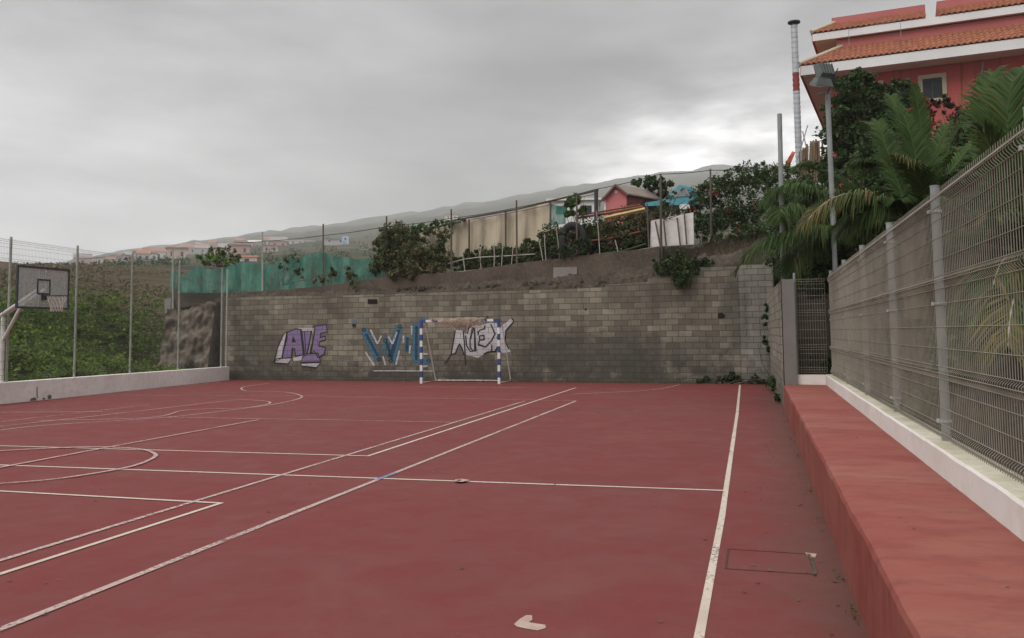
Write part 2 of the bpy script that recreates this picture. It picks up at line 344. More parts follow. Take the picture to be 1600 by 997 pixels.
MT['leaf_dark'] = leaf_mat('dark_foliage', [(0.013, 0.024, 0.009), (0.027, 0.050, 0.016), (0.050, 0.084, 0.027), (0.085, 0.125, 0.045)])
MT['leaf_mid'] = leaf_mat('mid_foliage', [(0.020, 0.036, 0.014), (0.042, 0.075, 0.024), (0.068, 0.11, 0.034), (0.10, 0.15, 0.055)])
MT['leaf_bright'] = leaf_mat('bright_foliage', [(0.04, 0.085, 0.018), (0.08, 0.17, 0.03), (0.14, 0.25, 0.05), (0.20, 0.32, 0.09)])
MT['leaf_vine'] = leaf_mat('vine_foliage', [(0.022, 0.038, 0.015), (0.045, 0.075, 0.024), (0.085, 0.12, 0.045), (0.16, 0.13, 0.075), (0.21, 0.165, 0.115)])
MT['leaf_slope'] = leaf_mat('bramble_foliage', [(0.028, 0.052, 0.009), (0.068, 0.118, 0.017), (0.125, 0.190, 0.028), (0.180, 0.245, 0.050)])
MT['leaf_dry'] = leaf_mat('dry_foliage', [(0.055, 0.045, 0.025), (0.10, 0.08, 0.045), (0.15, 0.115, 0.07), (0.20, 0.16, 0.105)])
MT['palm_leaf'] = leaf_mat('palm_foliage', [(0.016, 0.032, 0.010), (0.036, 0.068, 0.017), (0.064, 0.108, 0.028), (0.110, 0.150, 0.045)], 0.6)
MT['palm_leaf_old'] = leaf_mat('old_palm_foliage', [(0.045, 0.055, 0.018), (0.085, 0.095, 0.03), (0.16, 0.12, 0.04), (0.24, 0.155, 0.065)], 0.5)
MT['bloom'] = leaf_mat('red_bloom', [(0.16, 0.02, 0.016), (0.30, 0.045, 0.035), (0.42, 0.08, 0.06)], 0.6)
MT['maroon'] = leaf_mat('maroon_foliage', [(0.035, 0.012, 0.012), (0.07, 0.022, 0.02), (0.11, 0.035, 0.03)], 0.6)

def ground_mat():
    m, nt_, b, o = new_mat('hill_ground'); g = T(nt_)
    co = g.coord('Object')
    a = g.noise(co, 0.05, 6, 0.6, 0.3); f = g.noise(co, 0.9, 6, 0.7)
    col = g.ramp(a, [(0.3, (0.050, 0.058, 0.024)), (0.48, (0.090, 0.070, 0.040)), (0.62, (0.118, 0.082, 0.050)), (0.78, (0.060, 0.066, 0.028))])
    col = g.mix(g.math('MULTIPLY', g.ramp(f, [(0.4, 0.0), (0.66, 1.0)]), 0.75), col, (0.042, 0.042, 0.020))
    g.l(col, b.inputs['Base Color']); b.inputs['Roughness'].default_value = 0.97; b.inputs['Specular IOR Level'].default_value = 0.1
    g.bump(f, 0.9, 0.25, b)
    return m
MT['ground'] = ground_mat()
def hill_mat():
    m, nt_, b, o = new_mat('hillside'); g = T(nt_)
    co = g.coord('Object')
    a = g.noise(co, 0.006, 7, 0.62, 0.4); f = g.noise(co, 0.05, 6, 0.7)
    col = g.ramp(a, [(0.34, (0.034, 0.044, 0.020)), (0.5, (0.075, 0.070, 0.038)), (0.66, (0.105, 0.082, 0.050))])
    col = g.mix(g.math('MULTIPLY', g.ramp(f, [(0.42, 0.0), (0.6, 1.0)]), 0.85), col, (0.024, 0.032, 0.016))
    g.l(col, b.inputs['Base Color']); b.inputs['Roughness'].default_value = 0.97; b.inputs['Specular IOR Level'].default_value = 0.1
    g.bump(f, 1.0, 4.0, b)
    return m
MT['hill'] = hill_mat()

# ------------------------------------------------------------------ mesh builder
def origin_of(o): return o.matrix_basis.translation + (origin_of(o.parent) if o.parent else Vector((0, 0, 0)))
class MB:
    def __init__(s): s.v = []; s.f = []; s.m = []; s.uv = None
    def add(s, vs, fs, mi=0):
        k = len(s.v); s.v += [tuple(p) for p in vs]; s.f += [tuple(i+k for i in f) for f in fs]; s.m += [mi]*len(fs); return s
    def box(s, lo, hi, mi=0, top_mi=None):
        x0, y0, z0 = lo; x1, y1, z1 = hi
        v = [(x0,y0,z0),(x1,y0,z0),(x1,y1,z0),(x0,y1,z0),(x0,y0,z1),(x1,y0,z1),(x1,y1,z1),(x0,y1,z1)]
        return s.hexa(v, mi, top_mi)
    def hexa(s, v, mi=0, top_mi=None):
        s.add(v, [(0,3,2,1),(4,5,6,7),(0,1,5,4),(1,2,6,5),(2,3,7,6),(3,0,4,7)], mi)
        if top_mi is not None: s.m[-5] = top_mi
        return s
    def obox(s, c, ax, ay, az, mi=0):
        c = Vector(c); ax = Vector(ax); ay = Vector(ay); az = Vector(az)
        q = [c-ax-ay-az, c+ax-ay-az, c+ax+ay-az, c-ax+ay-az, c-ax-ay+az, c+ax-ay+az, c+ax+ay+az, c-ax+ay+az]
        return s.hexa(q, mi)
    def tube(s, pts, r, n=8, mi=0, caps=True, r1=None):
        pts = [Vector(p) for p in pts]; k = len(s.v); L = len(pts)
        for i, p in enumerate(pts):
            d = (pts[min(i+1, L-1)] - pts[max(i-1, 0)])
            if d.length < 1e-9: d = Vector((0, 0, 1))
            d.normalize()
            a = d.cross(Vector((0, 0, 1)) if abs(d.z) < 0.95 else Vector((1, 0, 0))).normalized(); b = d.cross(a)
            rr = r if r1 is None else r + (r1-r)*i/(L-1)
            for j in range(n):
                t = 2*math.pi*j/n; s.v.append(tuple(p + a*(rr*math.cos(t)) + b*(rr*math.sin(t))))
        for i in range(L-1):
            for j in range(n):
                s.f.append((k+i*n+j, k+i*n+(j+1) % n, k+(i+1)*n+(j+1) % n, k+(i+1)*n+j)); s.m.append(mi)
        if caps:
            s.f.append(tuple(k+j for j in range(n-1, -1, -1))); s.m.append(mi)
            s.f.append(tuple(k+(L-1)*n+j for j in range(n))); s.m.append(mi)
        return s
    def ribbon(s, rows, mi=0, both=None):
        """grid of rows of points"""
        k = len(s.v); w = len(rows[0])
        for r in rows: s.v += [tuple(p) for p in r]
        for i in range(len(rows)-1):
            for j in range(w-1):
                s.f.append((k+i*w+j, k+i*w+j+1, k+(i+1)*w+j+1, k+(i+1)*w+j)); s.m.append(mi)
        return s
    def slab(s, poly, d, mi=0):
        """polygon (list of points) extruded by vector d"""
        n = len(poly); d = Vector(d); a = [Vector(p) for p in poly]; b = [p+d for p in a]
        s.add(a+b, [tuple(range(n)), tuple(range(2*n-1, n-1, -1))] + [(i, i+n, (i+1) % n+n, (i+1) % n) for i in range(n)], mi)
        return s
    def build(s, name, mats, parent=None, loc=None, smooth=False, uvf=None):
        me = bpy.data.meshes.new(name)
        v = np.array(s.v, dtype=float).reshape(-1, 3)
        if parent is not None: o0 = np.array(origin_of(parent)); base = o0
        else:
            if loc is None: loc = ((v[:, 0].min()+v[:, 0].max())/2, (v[:, 1].min()+v[:, 1].max())/2, v[:, 2].min())
            base = np.array(loc)
        me.from_pydata((v-base).tolist(), [], s.f)
        if not isinstance(mats, (list, tuple)): mats = [mats]
        for m in mats: me.materials.append(m)
        me.polygons.foreach_set('material_index', s.m)
        if smooth: me.polygons.foreach_set('use_smooth', [True]*len(s.f))
        if uvf:
            ul = me.uv_layers.new(name='UVMap')
            idx = np.zeros(len(me.loops), dtype=np.int32); me.loops.foreach_get('vertex_index', idx)
            uvs = np.array([uvf(Vector(p)) for p in s.v])
            ul.data.foreach_set('uv', uvs[idx].ravel())
        me.validate(); me.update()
        o = bpy.data.objects.new(name, me); COL.objects.link(o)
        if parent is not None: o.parent = parent
        else: o.location = base
        return o
def tag(o, label=None, cat=None, group=None, kind=None):
    if label: o['label'] = label
    if cat: o['category'] = cat
    if group: o['group'] = group
    if kind: o['kind'] = kind
    return o
def empty(name, loc, label=None, cat=None, group=None):
    o = bpy.data.objects.new(name, None); COL.objects.link(o); o.location = loc; o.empty_display_size = 0.2
    return tag(o, label, cat, group)

def jit(a): return random.uniform(-a, a)
def rdir():
    while True:
        v = Vector((jit(1), jit(1), jit(1)))
        if 0.05 < v.length < 1: return v.normalized()
def leaf(mb, c, size, nrm, mi=0, aspect=0.55):
    a = nrm.cross(rdir())
    if a.length < 1e-3: return
    a.normalize(); b = nrm.cross(a)
    l = size; w = size*aspect
    mb.add([c-a*l*0.5, c+b*w*0.5, c+a*l*0.5, c-b*w*0.5], [(0, 1, 2, 3)], mi)
FN = 1.9
def foliage(mb, blobs, n, size, mi=0, mi2=None, p2=0.0, shell=0.5, upbias=0.4, sub=True):
    """leaf-sized faces in uneven clumps; blobs = [(centre, (rx,ry,rz))]"""
    vol = [r[0]*r[1]*r[2] for _, r in blobs]; tv = sum(v**0.7 for v in vol)
    for (c, r), v in zip(blobs, vol):
        k = int(n*FN*v**0.7/tv)
        clumps = []
        nc = max(4, k//45)
        for _ in range(nc):
            d = rdir(); q = random.uniform(shell, 1.05)
            clumps.append((Vector(c) + Vector((d.x*r[0]*q, d.y*r[1]*q, d.z*r[2]*q)), d, random.uniform(0.14, 0.36)*(r[0]*r[1]*r[2])**(1/3)))
        for i in range(k):
            cc, d, cr = clumps[i % nc]
            o = rdir()*cr*random.random()**0.5
            nn = (rdir() + d*0.5 + Vector((0, 0, upbias))).normalized()
            leaf(mb, cc+o, size*random.choice((.55, .75, .9, 1.1, 1.4))*random.uniform(.85, 1.15), nn, mi2 if (mi2 is not None and random.random() < p2) else mi)
    return mb

# ------------------------------------------------------------------ terrain
def sstep(a, b, x):
    t = min(1, max(0, (x-a)/(b-a))); return t*t*(3-2*t)
WL0, WL1 = Vector((-17.05, 8.0, 0)), Vector((-18.66, 28.75, 0))          # foot of the left white wall, court side
def left_x(Y): return WL0.x + (WL1.x-WL0.x)*(Y-WL0.y)/(WL1.y-WL0.y)
BA, BB = Vector((-18.75, 29.0, 0)), Vector((0.55, 28.0, 0))              # front face of the back wall
def back_y(X): return BA.y + (BB.y-BA.y)*(X-BA.x)/(BB.x-BA.x)
def zn(X, Y):
    n = noise.noise(Vector((X*0.13, Y*0.13, 0.3)))*0.5 + noise.noise(Vector((X*0.45, Y*0.45, 3.1)))*0.18
    dl = left_x(min(Y, 30)) - 0.35 - X                # metres outside the left wall
    db = Y - (back_y(min(max(X, -19), 0.6)) + 0.75)   # metres behind the upper wall
    dr = X - 1.55
    inside = dl < 0 and db < 0 and dr < 0
    if inside: return -0.4
    # left slope: climbs away from the wall
    r = math.hypot(X, Y)
    zl = max(0.25, CH + r*float(np.interp(r, [20, 26, 32, 40, 50, 62, 95, 130], [-0.07, -0.05, -0.018, 0.018, 0.043, 0.056, 0.070, 0.075]))) + n*sstep(0.5, 4, dl)
    k_ = sstep(19, 24, Y); zl = zl*(1-k_) + k_*(0.2 + (zl-0.2)*sstep(3.4, 6.8, dl))
    if X < -18.9: db = Y - 30.7
    # terrace behind the back wall
    u = sstep(-12, 2, X)
    zb = 3.15 + 1.0*u + max(0, db)*(0.055+0.06*u) + n*0.4*sstep(0, 3, db) - 0.25*(1-sstep(0, 0.8, db))
    # right bank
    zr = 0.45 + 0.55*max(0, dr)*1.0 + max(0, Y-19)*0.18*sstep(0, 3, dr) + n*sstep(0.3, 2, dr)
    zr = min(zr, 8.0 + n*0.3)
    if db < 0:
        if dr >= 0: return zr
        return zl
    # behind the wall line: blend left slope, terrace, right bank
    a = sstep(-24.5, -20.0, X); b = sstep(-0.5, 5.0, X)
    z = zl*(1-a) + zb*a
    z = z*(1-b) + max(zr, zb)*b
    return z
xs = list(np.concatenate([np.arange(-90, -26, 2.0), np.arange(-26, 12, 0.5), np.arange(12, 60, 2.0)]))
ys = list(np.concatenate([np.arange(-20, 4, 2.0), np.arange(4, 46, 0.5), np.arange(46, 98, 2.0)]))
mb = MB(); mb.ribbon([[(x, y, zn(x, y)) for x in xs] for y in ys])
og = mb.build('ground', [MT['ground'], MT['soil']], loc=(0, 0, 0), smooth=True); tag(og, kind='structure')
pi = []
for p in og.data.polygons:
    c = p.center; pi.append(1 if (c.x > -2.5 and c.y < 60) or (c.x > -19.5 and c.y > 29 and c.y < 40) else 0)
og.data.polygons.foreach_set('material_index', pi)

# far hillside, climbing to the right until it is lost in the cloud
HR = [62, 105, 130, 300, 700, 1400, 2500]
HK = {-400: (505, 474, 478, 470, 465, 460, 457), 0: (480, 444, 446, 443, 440, 436, 431), 130: (466, 421, 424, 421, 417, 411, 405),
      250: (460, 416, 419, 413, 404, 393, 385), 400: (458, 420, 421, 408, 391, 376, 365), 600: (450, 414, 411, 398, 376, 352, 340),
      850: (440, 412, 408, 390, 358, 318, 298), 1100: (430, 392, 386, 360, 330, 288, 262), 1700: (410, 370, 350, 310, 285, 262, 245)}
kx = sorted(HK)
rr = sorted(set(list(np.geomspace(58, 2500, 70)) + HR))
rows = []
for r in rr:
    row = []
    for px in np.linspace(-900, 2300, 190):
        pc = min(max(px, -400), 1700)
        ysr = [np.interp(pc, kx, [HK[k][i] for k in kx]) for i in range(len(HR))]
        py = np.interp(math.log(max(r, HR[0])), [math.log(h) for h in HR], ysr)
        p = AR(px, py, r); q = noise.fractal(Vector((p.x*0.011, p.y*0.011, 0)), 1.0, 2.0, 5)
        row.append((p.x, p.y, p.z + q*r*0.006 - (0.8 if r < 70 else 0)))
    rows.append(row)
def hz(X, Y):
    """height of the far hillside (without its noise)"""
    r = math.hypot(X, Y); d = Vector((X/r, Y/r, 0))
    a = math.atan2(d.dot(_r), d.dot(Vector((-math.sin(YAW), math.cos(YAW), 0))))
    px = CX + F*math.tan(a)
    ysr = [np.interp(min(max(px, -400), 1700), kx, [HK[k][i] for k in kx]) for i in range(len(HR))]
    py = np.interp(math.log(max(r, HR[0])), [math.log(h) for h in HR], ysr)
    return AR(px, py, r).z
mb = MB(); mb.ribbon(rows)
tag(mb.build('hills', MT['hill'], loc=(0, 0, 0), smooth=True), kind='structure')

# ------------------------------------------------------------------ court and markings
cb = MB()
cxs = np.linspace(0, 1, 12)
poly = [(-17.05+1.1*0.08, -6, 0), (0.9, -6, 0), (0.9, 28.2, 0), (-18.9, 29.2, 0), (left_x(-6)+0.0, -6, 0)]
cb.add([(left_x(-6)-0.05, -6, 0), (0.9, -6, 0), (0.9, 28.3, 0), (-18.95, 29.3, 0)], [(0, 1, 2, 3)])
court = cb.build('court', MT['court'], loc=(0, 0, 0)); tag(court, kind='structure')
MT['line'] = line_mat('line_paint', (0.56, 0.50, 0.43), 0.42)
MT['line_worn'] = line_mat('worn_line_paint', (0.50, 0.40, 0.37), 0.66)
MT['line_faint'] = line_mat('faint_line_paint', (0.46, 0.34, 0.31), 0.80)
MT['line_blue'] = line_mat('blue_line_paint', (0.20, 0.24, 0.40), 0.65)
LZ = [0.004]
def line(pts, w, m='line', smooth=False):
    P = [Vector((p[0], p[1], 0)) for p in pts]
    if smooth:
        Q = []
        for i in range(len(P)-1):
            a, b, c, d = P[max(i-1, 0)], P[i], P[i+1], P[min(i+2, len(P)-1)]
            for k in range(8):
                t = k/8; Q.append(0.5*((2*b)+(c-a)*t+(2*a-5*b+4*c-d)*t*t+(3*b-a-3*c+d)*t**3))
        Q.append(P[-1]); P = Q
    else:
        Q = [P[0]]
        for a, b in zip(P, P[1:]):
            k = max(1, int((b-a).length/1.0))
            for i in range(1, k+1): Q.append(a.lerp(b, i/k))
        P = Q
    mb = MB(); L, Rr = [], []
    for i, p in enumerate(P):
        t = (P[min(i+1, len(P)-1)]-P[max(i-1, 0)]).normalized(); nn = Vector((-t.y, t.x, 0))
        if 0 < i < len(P)-1:
            t1 = (P[i]-P[i-1]).normalized(); n1_ = Vector((-t1.y, t1.x, 0)); cth = max(0.3, nn.dot(n1_))
            nn = nn/cth
        o = w*(0.5+jit(0.03)); L.append(p+nn*o+Vector((0, 0, LZ[0]))); Rr.append(p-nn*o+Vector((0, 0, LZ[0])))
    mb.ribbon([Rr, L]); LZ[0] += 0.0008
    return mb.build('painted_line', MT[m], court)
def g2(*q): return [(G(a, b).x, G(a, b).y) for a, b in q]
line([(-0.34, 0.5), (-0.30, 8), (-0.33, 18), (-0.40, 27.3)], 0.054)
h0 = G(0, 727); h1 = G(1130, 767); dirh = (h1-h0).normalized(); e = h0 - dirh*10
line([(e.x, e.y), (h1.x, h1.y)], 0.055)
p0 = G(0, 697); p1 = G(575, 713); e = p0-(p1-p0).normalized()*8; q = G(900, 606)
line([(e.x, e.y), (p1.x, p1.y), (q.x, q.y)], 0.052)
p0 = G(0, 768); p1 = G(345, 787); e = p0-(p1-p0).normalized()*8; q = G(0, 898); q2 = q+(q-p1).normalized()*5
line([(e.x, e.y), (p1.x, p1.y), (q2.x, q2.y)], 0.052)
p0 = G(900, 627); p1 = G(0, 985); e = p1+(p1-p0).normalized()*3
line([(e.x, e.y), (p0.x, p0.y)], 0.062, 'line_worn')
p0 = G(820, 627); p1 = G(0, 877); e = p1+(p1-p0).normalized()*5
line([(e.x, e.y), (p0.x, p0.y)], 0.055, 'line_worn')
line(g2((588, 750.5), (604, 745), (618, 739.5)), 0.07, 'line_blue')
line(g2((-200, 700), (0, 673), (87, 664), (257, 653), (363, 641), (424, 633), (462, 625), (471.7, 620), (462, 616), (443, 613), (404, 612), (385, 611.3), (377, 608), (385, 604), (420, 599.5)), 0.055, 'line_worn', True)
line(g2((60, 658), (234, 653), (290, 641.5), (370, 638.3), (400, 635.5), (421, 631), (416, 627.5), (385, 625.2), (363, 625.8)), 0.05, 'line_worn', True)
line(g2((0, 660), (120, 646), (234, 633)), 0.05, 'line_faint')
line(g2((-60, 676), (0, 667), (130, 653), (363, 625.8)), 0.05, 'line_worn')
line(g2((-40, 645.5), (160, 644)), 0.05, 'line_worn')
line(g2((154, 618), (472, 619.2), (680, 623), (901, 627)), 0.05, 'line_faint')
line(g2((-30, 635), (130, 620), (263, 606), (345, 597.5)), 0.05, 'line_worn')
line(g2((257, 653), (500, 657), (705, 661)), 0.05, 'line_faint')
line(g2((-60, 744), (0, 732), (170, 700), (404, 657)), 0.052, 'line_worn')
line(g2((-120, 764), (0, 757.5), (96, 749), (189, 734), (225, 724), (243, 714), (236, 707.5), (218, 703.2), (180, 700.4), (120, 700), (0, 706), (-80, 713)), 0.055, 'line_worn', True)
line(g2((650, 605), (818, 606.5)), 0.05, 'line_worn')
line(g2((892, 617), (935, 615), (1001, 611.6), (1041, 607), (1063, 601.8)), 0.05, 'line_worn', True)
# inspection hatch let into the slab
a, b_, c, d = G(1138, 858), G(1262, 866), G(1275, 898), G(1134, 889)
mb = MB(); L_ = [a, b_, c, d]
for i in range(4):
    p, q = L_[i], L_[(i+1) % 4]; t = (q-p).normalized(); nn = Vector((-t.y, t.x, 0))*0.006; z = Vector((0, 0, 0.003+0.0006*i))
    mb.add([p-nn+z, q-nn+z, q+nn+z, p+nn+z], [(0, 1, 2, 3)])
MT['gap'] = pm('dark_joint', (0.055, 0.028, 0.025), (0.09, 0.04, 0.036), 6, 0.95, 0.0)
tag(mb.build('hatch_joint', MT['gap'], court), 'thin dark joint of a rectangular inspection cover')
MT['crack_red'] = pm('hairline_crack', (0.095, 0.034, 0.031), (0.14, 0.046, 0.042), 3, 0.95, 0.0)
MT['bare'] = pm('bare_concrete', (0.42, 0.32, 0.27), (0.34, 0.24, 0.20), 9, 0.95, 0.3)
MT['crackm'] = pm('broken_mortar', (0.05, 0.04, 0.03), (0.13, 0.10, 0.08), 9, 0.95, 0.5)
def patch(pxs, m, name, label, z=0.003):
    mb = MB(); P = [G(*p) for p in pxs]
    mb.add([p+Vector((0, 0, z)) for p in P], [tuple(range(len(P)))]); return tag(mb.build(name, MT[m], court), label)
patch([(803, 976), (812, 968), (822, 962), (831, 962), (832, 969), (826, 973), (838, 975), (852, 977), (853, 982), (840, 986), (822, 983), (808, 980)], 'bare', 'worn_patch', 'pale patch where the red coating has worn off')
patch([(1262, 866), (1266, 867), (1273, 880), (1277, 896), (1273, 898), (1269, 884)], 'crackm', 'worn_patch', 'dark broken gap beside the hatch', 0.0055)
patch([(1258, 864), (1276, 866), (1274, 872), (1262, 870)], 'bare', 'worn_patch', 'pale broken rim of the hatch', 0.0035)
patch([(711, 752), (722, 751), (734, 753), (722, 756), (711, 755)], 'bare', 'worn_patch', 'pale worn ring round the net post socket', 0.021)
patch([(713, 753), (719, 752.4), (722, 753.6), (716, 754.8)], 'gap', 'post_socket', 'dark hole for a net post on the centre line', 0.023)
def crack(pxs, w):
    P = []; Q = [G(*p) for p in pxs]
    for a_, b_ in zip(Q, Q[1:]):
        k = max(2, int((b_-a_).length/0.12))
        for i in range(k): P.append(a_.lerp(b_, i/k)+Vector((jit(.018), jit(.018), 0)))
    mb = MB(); L, Rr = [], []
    for i in range(len(P)-1):
        t_ = (P[i+1]-P[i]).normalized(); nn = Vector((-t_.y, t_.x, 0))*w*random.uniform(.3, 1); L.append(P[i]+nn+Vector((0, 0, .0022))); Rr.append(P[i]-nn+Vector((0, 0, .0022)))
    mb.ribbon([Rr, L]); mb.build('crack', MT['crack_red'], court)
crack(((1130, 700), (1060, 715), (980, 722)), 0.002); crack(((1275, 880), (1300, 878), (1330, 885)), 0.006)
# scattered dry leaves and grit
mb = MB()
for _ in range(260):
    if random.random() < 0.5: x, y = 0.5-abs(random.gauss(0, 0.35)), random.uniform(3.5, 18)
    else: x, y = random.uniform(-9, 0.3), random.uniform(4, 20)
    leaf(mb, Vector((x, y, 0.012)), random.uniform(0.015, 0.045), Vector((jit(.4), jit(.4), 1)).normalized(), 0, 0.6)
for _ in range(60): leaf(mb, Vector((random.uniform(0.75, 1.3), random.uniform(4, 18), 0.507)), random.uniform(0.012, 0.03), Vector((jit(.3), jit(.3), 1)).normalized())
tag(mb.build('leaf_litter', MT['leaf_dry'], loc=(0, 0, 0)), 'scattered dry leaves and grit on the red court', 'litter', kind='stuff')

# ------------------------------------------------------------------ bench, kerbs, white wall
BX = 0.575
def bench_x(Y): return 0.545 + 0.003*(Y-4)
mb = MB(); prof = []
rows = []
for Y in np.linspace(-6, 18.98, 190):
    x = bench_x(Y); w = noise.noise(Vector((Y*0.9, 2, 0)))*0.012+noise.noise(Vector((Y*4, 7, 0)))*0.005; r = 0.04+noise.noise(Vector((Y*2.2, 1, 5)))*0.02
    rows.append([(x-0.005+w, Y, -0.02), (x+w, Y, 0.25), (x+w, Y, 0.5-r), (x+w+r*0.3, Y, 0.5-r*0.3), (x+w+r, Y, 0.5+jit(.002)), (x+0.35, Y, 0.503+jit(.003)), (1.45, Y, 0.5)])
mb.ribbon(rows); mb.add(rows[-1]+[(1.45, 18.98, -0.02)], [tuple(range(7, -1, -1))])
tag(mb.build('concrete_bench', MT['bench'], smooth=False), 'long red painted concrete bench running along the right side of the court', 'bench')
mb = MB()
def kx0(Y): return 1.325 + 0.0065*(Y-5)
k = 14; rows = []
for Y in np.linspace(-6, 19.2, 150):
    x = kx0(Y); w = noise.noise(Vector((Y*1.1, 3, 0)))*0.012+noise.noise(Vector((Y*5, 3, 2)))*0.004; q_ = noise.noise(Vector((Y*2, 8, 0)))*0.01; rows.append([(x-abs(q_)*.6, Y, 0.45), (x+w, Y, 0.685+q_), (x+0.014+w, Y, 0.703+q_*.4)])
mb.ribbon(rows, 0)
mb.ribbon([[r[2], (r[2][0]+0.12, r[2][1], 0.705+jit(.004)), (r[2][0]+0.215, r[2][1], 0.70)] for r in rows], 1)
mb.ribbon([[(r[2][0]+0.215, r[2][1], 0.70), (r[2][0]+0.215, r[2][1], 0.2)] for r in rows], 0)
kerb = mb.build('kerb_wall', [MT['kerb'], MT['kerb_top']]); tag(kerb, 'low whitewashed kerb wall along the top of the red bench, carrying the tall mesh fence', 'low wall')
mb = MB(); mb.box((0.80, 18.985, 0.0), (1.412, 19.25, 0.70), 0, 1)
tag(mb.build('kerb_wall', [MT['kerb'], MT['kerb_top']]), 'short whitewashed kerb closing the far end of the red bench', 'low wall')

mb = MB(); rows = []
wn = Vector((WL1.y-WL0.y, -(WL1.x-WL0.x), 0)).normalized()    # pointing towards the court
for Y in np.linspace(4, WL1.y, 50):
    x = left_x(Y); h = 0.53-0.003*max(0, Y-17)
    rows.append([(x+jit(.003), Y, -0.02), (x+jit(.003), Y, 0.25), (x, Y, h-.01), (x-0.012, Y, h), (x-0.25, Y, h), (x-0.25, Y, -0.05)])
mb.ribbon(rows); mb.add(rows[-1], [(0, 1, 2, 3, 4, 5)])
lw = mb.build('white_wall', MT['white_wall']); tag(lw, 'low whitewashed wall along the left side of the court under the tall fence', 'low wall')
MT['soot'] = pm('mould_stain', (0.10, 0.085, 0.07), (0.22, 0.19, 0.16), 12, 0.95, 0.2)
def stain(pts):
    mb = MB(); P = [AX(a, b, left_x(19)) for a, b in pts]
    P = [HP(a, b, WL0+Vector((0.004, 0, 0)), wn) for a, b in pts]
    mb.add(P, [tuple(range(len(P)))]); tag(mb.build('stain', MT['soot'], lw), 'dark mouldy stain at the foot of the white wall')
stain([(46, 626.5), (49, 622), (55, 621), (57, 624), (58, 625.4)]); stain([(66, 624.5), (67.5, 621), (71, 622), (71, 624)]); stain([(75, 623.5), (74, 619), (78, 616), (81, 619), (80, 623)])
stain([(57.5, 622), (57.2, 605), (58.6, 604), (59, 622)])

# ------------------------------------------------------------------ back wall of concrete blocks
bt = (BB-BA).normalized(); bn = Vector((bt.y, -bt.x, 0))       # towards the court
def onwall(px, py, off=0.0): return HP(px, py, BA+bn*off, bn)
def wuv(p):
    d = p-BA; return ((d.x*bt.x+d.y*bt.y), p.z)
top = [(352, 466), (404, 463.5), (548, 461.5), (612, 459.5), (700, 456.5), (775, 455), (860, 452.5), (945, 449), (946, 445), (1012, 440), (1013, 433), (1092, 431), (1093, 418), (1156, 416)]
def wall_from(tops, off, thick, mats, name, parent=None, smooth=False, bottom=-0.1, uvf=wuv):
    P = [onwall(a, b, off) for a, b in tops]
    mb = MB(); F0 = [p for p in P]; B0 = [Vector((p.x, p.y, bottom)) for p in P]
    dk = -bn*thick
    for i in range(len(P)-1):
        a, b, c, d = B0[i], B0[i+1], F0[i+1], F0[i]
        mb.add([a, b, c, d], [(0, 1, 2, 3)]); mb.add([d, c, c+dk, d+dk], [(0, 1, 2, 3)]); mb.add([b+dk, a+dk, d+dk, c+dk], [(0, 1, 2, 3)])
    for i in (0, len(P)-1): mb.add([B0[i], F0[i], F0[i]+dk, B0[i]+dk], [(0, 1, 2, 3)])
    return mb.build(name, mats, parent, uvf=uvf)
bw = wall_from(top, 0, 0.3, MT['block'], 'block_wall'); tag(bw, 'wide stained concrete block wall closing the far end of the court, covered in graffiti', 'wall')
tag(wall_from([(1154, 414), (1192, 413.5), (1193, 409), (1207, 409)], 0.10, 0.4, MT['pier'], 'wall_pier', bw), 'paler projecting block pier at the right end')
# blocks missing / recessed, weep holes
MT['hole'] = pm('dark_hole', (0.012, 0.011, 0.010), (0.02, 0.018, 0.016), 4, 1.0, 0.0)
mb = MB()
for (a, b, c, d, o) in ((574.5, 467.5, 589.5, 475, 0.012),):
    mb.add([onwall(a, d, o), onwall(c, d, o), onwall(c, b, o), onwall(a, b, o)], [(0, 1, 2, 3)])
tag(mb.build('dark_block', MT['hole'], bw), 'dark recessed block near the top of the wall')
mb = MB()
for (cx_, cy_, r) in ((1127, 493, 7), (553, 508, 2.2), (915, 483.5, 2.2)):
    P = [onwall(cx_+r*math.cos(t)*random.uniform(.7, 1.1), cy_+r*0.8*math.sin(t)*random.uniform(.7, 1.1), 0.012 if r < 5 else 0.012) for t in np.linspace(0, 2*math.pi, 11)[:-1]]
    mb.add(P[::-1], [tuple(range(10))])
tag(mb.build('weep_hole', MT['hole'], bw), 'dark drain holes in the block wall')

